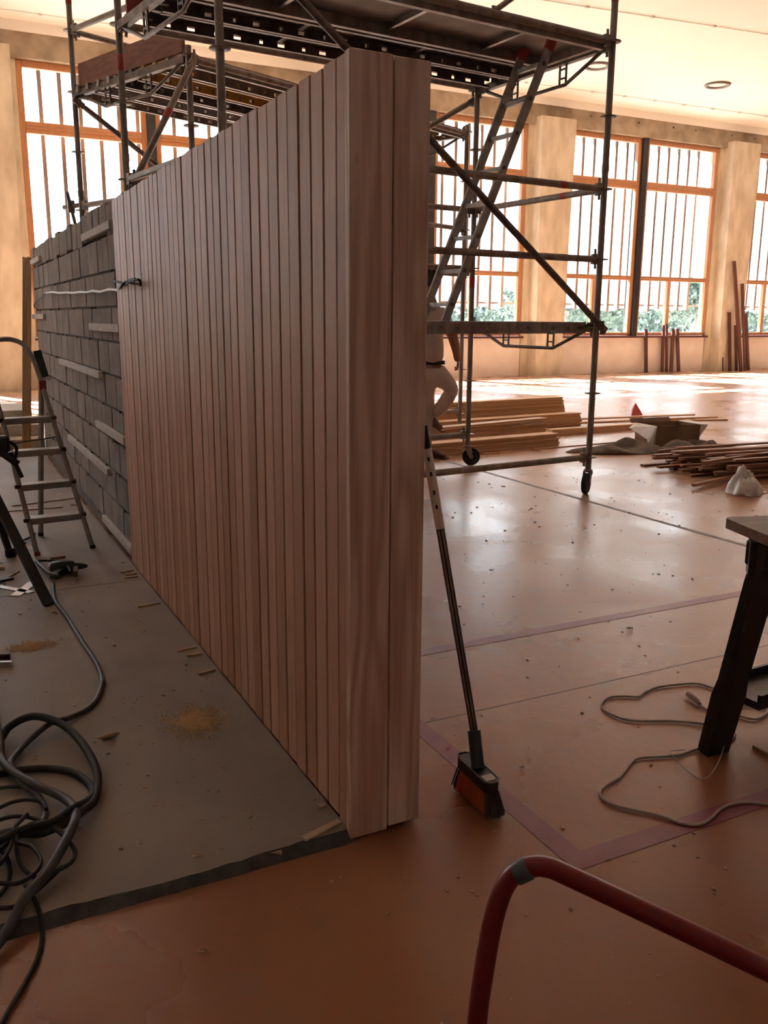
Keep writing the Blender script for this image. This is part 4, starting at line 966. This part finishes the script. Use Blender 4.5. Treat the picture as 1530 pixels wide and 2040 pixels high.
longp((965, 905), (1287, 877), .02, .010, .001, 'single thin strip lying on the floor before the front stack')

# ------------------------------------------------------------ cardboard box, cloth, pink sheet, bag, brown pile
bA, bB = F(1306, 893), F(1392, 888); e = (bB-bA); bxw = e.length; ang = math.atan2(e.y, e.x)
BX = empty('cardboard_box', bA, 'open brown cardboard box with white side flaps on a grey cloth', 'box')
BX.rotation_euler = (0, 0, ang)
def bxpart(mb, name, m_, par=None):
    o = bpy.data.objects.new(name, mb.mesh(name, m_)); COL.objects.link(o); o.parent = par or BX; return o
z0_ = .012
h_ = .235
mb = MB(); mb.box(0, bxw, 0, .004, z0_, h_); bxpart(mb, 'front_wall', M_box)
mb = MB(); mb.box(0, bxw, .36, .364, z0_, h_); bxpart(mb, 'rear_wall', M_box)
mb = MB(); mb.box(0, .004, .004, .36, z0_, h_); mb.box(bxw-.004, bxw, .004, .36, z0_, h_); mb.box(0, bxw, 0, .36, z0_, z0_+.004); bxpart(mb, 'side_walls', M_box)
mb = MB(); mb.prism([(0, .004, h_), (0, .36, h_), (-.10, .34, h_-.05), (-.10, .02, h_-.14)], (0, 0, .003)); mb.prism([(-.10, .02, h_-.14), (-.0, .0, h_), (-.045, -.01, .03), (-.13, -.01, .03)], (0, -.004, 0)); bxpart(mb, 'white_flap', M_white)
mb = MB(); mb.prism([(bxw, .004, h_), (bxw, .36, h_), (bxw+.12, .34, h_+.01), (bxw+.12, .02, h_-.01)], (0, 0, .003)); mb.prism([(bxw+.12, .02, h_-.01), (bxw, .004, h_), (bxw, .004, h_-.14)], (0, -.004, 0)); bxpart(mb, 'white_flap', M_white)
mb = MB(); mb.prism([(.08-.14, .36, h_), (bxw-.1, .36, h_), (bxw-.1, .40, h_+.045), (-.06, .40, h_+.045)], (0, .004, 0)); bxpart(mb, 'rear_flap', M_box)
# faded print along the top edge
mb = MB()
cc = (bxw*.33, h_-.0); mb2 = []
for k in range(10):
    a = math.pi+math.pi*k/9; a2 = math.pi+math.pi*(k+1)/9
    if k < 9: mb.hexa([(cc[0]+.03*math.cos(a), -.003, cc[1]+.03*math.sin(a)), (cc[0]+.03*math.cos(a2), -.003, cc[1]+.03*math.sin(a2)), (cc[0]+.03*math.cos(a2), 0, cc[1]+.03*math.sin(a2)), (cc[0]+.03*math.cos(a), 0, cc[1]+.03*math.sin(a)), (cc[0]+.022*math.cos(a), -.003, cc[1]+.022*math.sin(a)), (cc[0]+.022*math.cos(a2), -.003, cc[1]+.022*math.sin(a2)), (cc[0]+.022*math.cos(a2), 0, cc[1]+.022*math.sin(a2)), (cc[0]+.022*math.cos(a), 0, cc[1]+.022*math.sin(a))])
for i, wq in enumerate((.022, .018, .02, .022, .018)): mb.box(bxw*.43+i*.032, bxw*.43+i*.032+wq, -.003, 0, h_-.012, h_-.001)
bxpart(mb, 'print', M_print)
# tarpaulin
random.seed(6)
def heap(name, c, rx, ry, hfun, nx, ny, m_, label, cat, ang=0, under=0.004):
    vs = []; fs = []
    ca_, sa_ = math.cos(ang), math.sin(ang)
    for j in range(ny+1):
        for i in range(nx+1):
            u = -1+2*i/nx; v = -1+2*j/ny; k = 1+.12*math.sin(5*u+3*v)+.08*math.sin(9*v+1)
            x = u*rx*k; y = v*ry*k; h_ = hfun(u, v); vs.append((c.x+x*ca_-y*sa_, c.y+x*sa_+y*ca_, c.z+max(under, h_)))
    for j in range(ny):
        for i in range(nx): a = j*(nx+1)+i; fs.append((a, a+1, a+nx+2, a+nx+1))
    o = MB().add(vs, fs, True).build(name, m_, label=label, cat=cat)
    md = o.modifiers.new('t', 'SOLIDIFY'); md.thickness = .004; md.offset = 1
    return o
cA = (F(1205, 905)+F(1420, 888))/2
def hf(u, v):
    e_ = max(0, 1-abs(v)**2.2)*max(0, 1-abs(u)**4)
    return .004+e_*(.05+.05*math.sin(6*u+2*v+1)*math.sin(3*v+4*u)+.03*math.sin(13*u+5*v)+.07*math.exp(-((u-.72)/.16)**2)*(v > -.6)+.02*math.sin(22*u*v+3)) * (1 if not(-.18 < u < .45 and v > -.1) else .12)
heap('tarpaulin', V((cA.x-.05, cA.y-.02, 0)), .88, .24, hf, 60, 16, M_cloth, 'crumpled grey brown tarpaulin under and around the cardboard box', 'tarpaulin', ang=-.25)
# pink sheet: bent panel standing on an edge
q = F(1258, 832); MB().prism([q, q+V((.2, -.03, 0)), q+V((.16, .0, .09)), q+V((.09, .03, .20)), q+V((.03, .02, .11))], (.03, .05, 0)).build('pink_sheet', M_pink, label='small pink and red folded sheet standing behind the long planks', cat='sheet')
# bag
def hb(u, v):
    r_ = math.hypot(u, v); return max(0, 1-r_**3.2)*(.105+.03*abs(math.sin(6*u+2+2*v))+.03*math.sin(5*v+3*u)+.06*math.exp(-((u+.15)**2*14+(v-.1)**2*5))+.018*abs(math.sin(13*u+9*v))+.012*math.sin(23*u-17*v))
bc = F(1496, 985); heap('plastic_bag', V((bc.x, bc.y+.06, 0)), .135, .13, hb, 26, 26, M_bag, 'crumpled white plastic bag in front of the brown timber pile', 'bag', ang=.4, under=.002)
# brown pile of strips
random.seed(52)
sm = {}
def strip(L_, w_, t_):
    k = (round(L_, 1), w_, t_)
    if k not in sm: sm[k] = MB().bbox(0, k[0], 0, w_, 0, t_, .0015).mesh('brown_strip', M_brown)
    return sm[k]
pl0 = F(1330, 942)
desc = 'old brown timber strip in the untidy pile right of the cardboard box'
for lay in range(8):
    nst = 8-lay//2; lang = (-.05, -.10, -.03, -.16, -.06, -.12, .0, -.09)[lay]
    e_ = V((math.cos(lang), math.sin(lang), 0)); m_ = V((-e_.y, e_.x, 0))
    for i in range(nst):
        L_ = random.choice([1.2, 1.5, 1.8, 2.1]); w_ = random.choice([.035, .045, .06]); t_ = random.choice([.018, .022])
        o = bpy.data.objects.new('brown_strip', strip(L_, w_, t_)); COL.objects.link(o)
        v = -.62+.98*i/nst+random.uniform(-.02, .02); u = random.uniform(-.05, .35)+lay*.03+(.15 if lay < 2 and v < -.4 else 0)
        q = V((pl0.x, pl0.y+.12, 0))+e_*u+m_*v
        o.location = V((q.x, q.y, .001+lay*.0225)); o.rotation_euler = (0, 0, lang+random.uniform(-.012, .012))
        tag(o, desc, 'timber strip', 'brown strips in the pile')
for i, (pa, pb, z, lab) in enumerate((((1345, 905), (1620, 890), .165, 'longest pale-brown board across the top of the brown pile'), ((1403, 925), (1620, 893), .15, 'brown square bar lying slantwise on the right of the brown pile'), ((1385, 970), (1475, 950), .02, 'loose brown bar at the front of the pile left of the plastic bag'))):
    A_, B_ = F(*pa, z), F(*pb, z); e = B_-A_
    o = MB().bbox(0, min(2.2, e.length), 0, .07 if i == 0 else .035, 0, .025, .002).build('brown_strip', M_brown, org=(0, 0, 0)); o.location = A_; o.rotation_euler = (0, 0, math.atan2(e.y, e.x)); tag(o, lab, 'timber strip', 'brown bars on the pile')

# dark offcuts leaning on the parapet
def lean(pb, ptop, w_, t_, lab, yb=YW-.16, yt=YW-.03, m_=M_dark):
    a = WY(*pb, yb); a.z = .003; b2 = WY(*ptop, yt)
    MB().bar(a, V((b2.x, yt, b2.z)), w_, t_, up=(0, 1, .05)).build('leaning_board', m_, label=lab, cat='board', group='dark boards leaning by the windows')
lean((1287, 741), (1287, 656), .10, .03, 'short dark red board leaning alone under the window')
lean((1319, 741), (1322, 648), .09, .03, 'dark red board leaning under the window, tallest of the group of four, left piece')
lean((1328, 740), (1328, 646), .07, .03, 'dark red board leaning just right of the tallest under the window')
lean((1337, 740), (1341, 655), .10, .03, 'dark red board leaning left of the splayed one under the window')
lean((1352, 740), (1349, 655), .10, .03, 'dark red splayed board, rightmost of those under the window')
yc = YW-.40
lean((1454, 741), (1453, 622), .10, .03, 'dark board leaning on the concrete column, leftmost', yc-.1, yc)
lean((1467, 741), (1465, 648), .08, .03, 'shortest dark board leaning on the concrete column', yc-.12, yc-.02)
lean((1476, 743), (1462, 520), .11, .04, 'tallest dark board leaning on the concrete column', yc-.25, yc-.05)
lean((1484, 742), (1479, 565), .09, .03, 'dark board leaning behind the tallest one by the column', yc-.10, yc)
lean((1491, 738), (1486, 624), .09, .03, 'dark board leaning at the right of the column group', yc-.1, yc+.0)
lean((1440, 740), (1440, 712), .02, .02, 'tiny dark peg standing at the column foot', YW-.37, YW-.345)
# coved stub pipes near left column
# ------------------------------------------------------------ person
rv = V((.892, -.452, 0)); bv = V((.452, .892, 0))     # right and away, as seen
O = F(851, 914)
def PP(x, y, b=0.0, dist=None):   # a point of the figure: pixel column/row at the figure's own distance plus b metres away
    n_ = bv; d = ray(x, y); t = ((O+bv*b)-CAM).dot(n_)/d.dot(n_); return CAM+d*t
def skin(name, nodes, edges, m_, parent=None, sub=2, root=0):
    me = bpy.data.meshes.new(name); me.from_pydata([tuple(p) for p, r in nodes], edges, []); o = bpy.data.objects.new(name, me); COL.objects.link(o)
    md = o.modifiers.new('s', 'SKIN'); md.use_smooth_shade = True
    for i, (p, r) in enumerate(nodes):
        rr = r if isinstance(r, tuple) else (r, r); me.skin_vertices[0].data[i].radius = rr; me.skin_vertices[0].data[i].use_root = (i == root)
    sb_ = o.modifiers.new('u', 'SUBSURF'); sb_.levels = sub; sb_.render_levels = sub
    dg = bpy.context.evaluated_depsgraph_get(); ev = o.evaluated_get(dg); nm = bpy.data.meshes.new_from_object(ev)
    o.modifiers.clear(); o.data = nm; nm.materials.clear(); nm.materials.append(m_)
    for p in nm.polygons: p.use_smooth = True
    if parent: o.parent = parent; o.location = -wloc(parent)
    return o
PE = empty('person', O, 'person in a pale t-shirt and dusty white trousers stepping up behind the timber wall', 'person')
pel = PP(858, 728, 0); chest = PP(862, 640, .02); neck = PP(857, 592, .02); head = PP(851, 562, .0); 
shR = PP(884, 620, -.02); shL = PP(832, 604, .12); elR = PP(903, 672, -.03); wrR = PP(911, 707, .0); haR = PP(912, 722, .02)
hipR = PP(870, 735, -.03); hipL = PP(846, 735, .06); knR = PP(902, 772, -.10); anR = PP(864, 828, .05)
knL = PP(850, 815, .05); anL = PP(853, 893, .03)
# body: head, neck, arms (skin)
bodyn = [(pel, .06), (chest, .10), (neck, .055), (PP(853, 580, .0), .05), (PP(851, 560, 0), .085), (PP(851, 548, 0), .07), (shR, .055), (elR, .056), (wrR, .042), (PP(912, 722, .01), (.055, .04)), (shL, .055), (PP(822, 660, .1), .043), (PP(824, 700, .05), .03), (hipR, .05), (knR, .045), (anR, .04), (hipL, .05), (knL, .045), (anL, .04)]
bodye = [(0, 1), (1, 2), (2, 3), (3, 4), (4, 5), (1, 6), (6, 7), (7, 8), (8, 9), (1, 10), (10, 11), (11, 12), (0, 13), (13, 14), (14, 15), (0, 16), (16, 17), (17, 18)]
body = skin('body', bodyn, bodye, M_skin, PE)
# fingers and thumb, closed on the pole-side rail
hp = PP(912, 718, .01)
for i in range(4):
    b0 = hp+bv*(-.03+.02*i)+V((0, 0, -.02)); L_ = (.075, .085, .08, .062)[i]
    skin('finger', [(b0, .013), (b0+rv*.004-V((0, 0, L_*.45)), .012), (b0-rv*.012-V((0, 0, L_*.8)), .011), (b0-rv*.03-V((0, 0, L_*.85)), .010)], [(0, 1), (1, 2), (2, 3)], M_skin, body, 1)
skin('thumb', [(hp-bv*.02, .011), (hp-bv*.045-V((0, 0, .025)), .009), (hp-bv*.04-rv*.01-V((0, 0, .055)), .008)], [(0, 1), (1, 2)], M_skin, body, 1)
ear = MB(); ear.lathe(PP(861, 566, -.03), rv, [(0, .018), (.008, .022), (.014, .012)], 12); ear.build('ear', M_skin, body)
# face features on the far side of the head
fcx = PP(851, 562, .0)
nf = (bv*.8+rv*.6).normalized()
nose = MB(); nose.lathe(fcx+nf*.085-V((0, 0, .01)), nf, [(0, .014), (.02, .008), (.026, .002)], 10); nose.build('nose', M_skin, body)
for s_ in (-1, 1):
    q = fcx+nf*.082+nf.cross(V((0, 0, 1)))*.03*s_+V((0, 0, .015)); MB().lathe(q, nf, [(0, .01), (.004, .008)], 10).build('eye', M_white, body)
MB().bar(fcx+nf*.088+nf.cross(V((0, 0, 1)))*.022-V((0, 0, .045)), fcx+nf*.088-nf.cross(V((0, 0, 1)))*.022-V((0, 0, .045)), .01, .008).build('mouth', M_toe, body)
hair = skin('hair', [(PP(850, 553, -.012), (.098, .094)), (PP(849, 571, -.04), .07), (PP(851, 546, .0), .08)], [(0, 1), (0, 2)], M_hair, body)
# t-shirt
skin('t_shirt', [(PP(861, 734, 0), (.15, .125)), (PP(861, 690, .0), (.145, .12)), (PP(860, 645, .02), (.155, .12)), (PP(858, 618, .02), (.12, .10)), (PP(856, 600, .02), .062), (PP(882, 625, -.01), .078), (PP(894, 655, -.03), .068), (PP(834, 622, .1), .078), (PP(824, 655, .1), .066)], [(0, 1), (1, 2), (2, 3), (3, 4), (2, 5), (5, 6), (2, 7), (7, 8)], M_shirt, PE)
# trousers
skin('trousers', [(PP(861, 722, 0), (.142, .118)), (PP(862, 745, 0), (.15, .13)), (PP(876, 754, -.05), .105), (PP(903, 774, -.10), .082), (PP(886, 802, -.03), .072), (PP(866, 828, .05), .062), (PP(848, 755, .05), .10), (PP(850, 815, .05), .08), (PP(852, 880, .03), .07)], [(0, 1), (1, 2), (2, 3), (3, 4), (4, 5), (1, 6), (6, 7), (7, 8)], M_trous, PE)
mb = MB()
ring = [PP(861, 722, 0)+rv*(.118*math.cos(a))+bv*(.10*math.sin(a)) for a in np.arange(0, 6.28, .3)]
for i in range(len(ring)): mb.bar(ring[i], ring[(i+1) % len(ring)], .012, .035)
mb.build('belt', M_belt, PE)
# faint mark on the back of the shirt
q = PP(857, 617, -.115)
mb = MB()
for i, s_ in enumerate((0, .022, .042)): mb.bar(q+rv*s_-V((0, 0, .012)), q+rv*s_+V((0, 0, .012)), .006, .003, up=bv)
mb.build('shirt_mark', M_belt, PE, label='small dark lettering')
# shoes
def shoe(heel, toe, up_):
    heel, toe = V(heel), V(toe); d = (toe-heel); 
    o = skin('shoe', [(heel+up_*.035, (.042, .045)), (heel+d*.35+up_*.04, (.046, .045)), (heel+d*.72+up_*.025, (.05, .032)), (toe+up_*.02, (.036, .022))], [(0, 1), (1, 2), (2, 3)], M_shoe, PE)
    s_ = MB(); s_.bar(heel-d*.08, toe+d*.06, .085, .018, up=up_); s_.build('sole', M_shoe, o); return o
shoe(PP(850, 838, .06), PP(880, 859, -.0), V((.25, -.1, .9)).normalized())
shoe(F(857, 911)+V((0, 0, .012)), F(880, 915)+V((.03, -.02, .012)), V((0, 0, 1)))
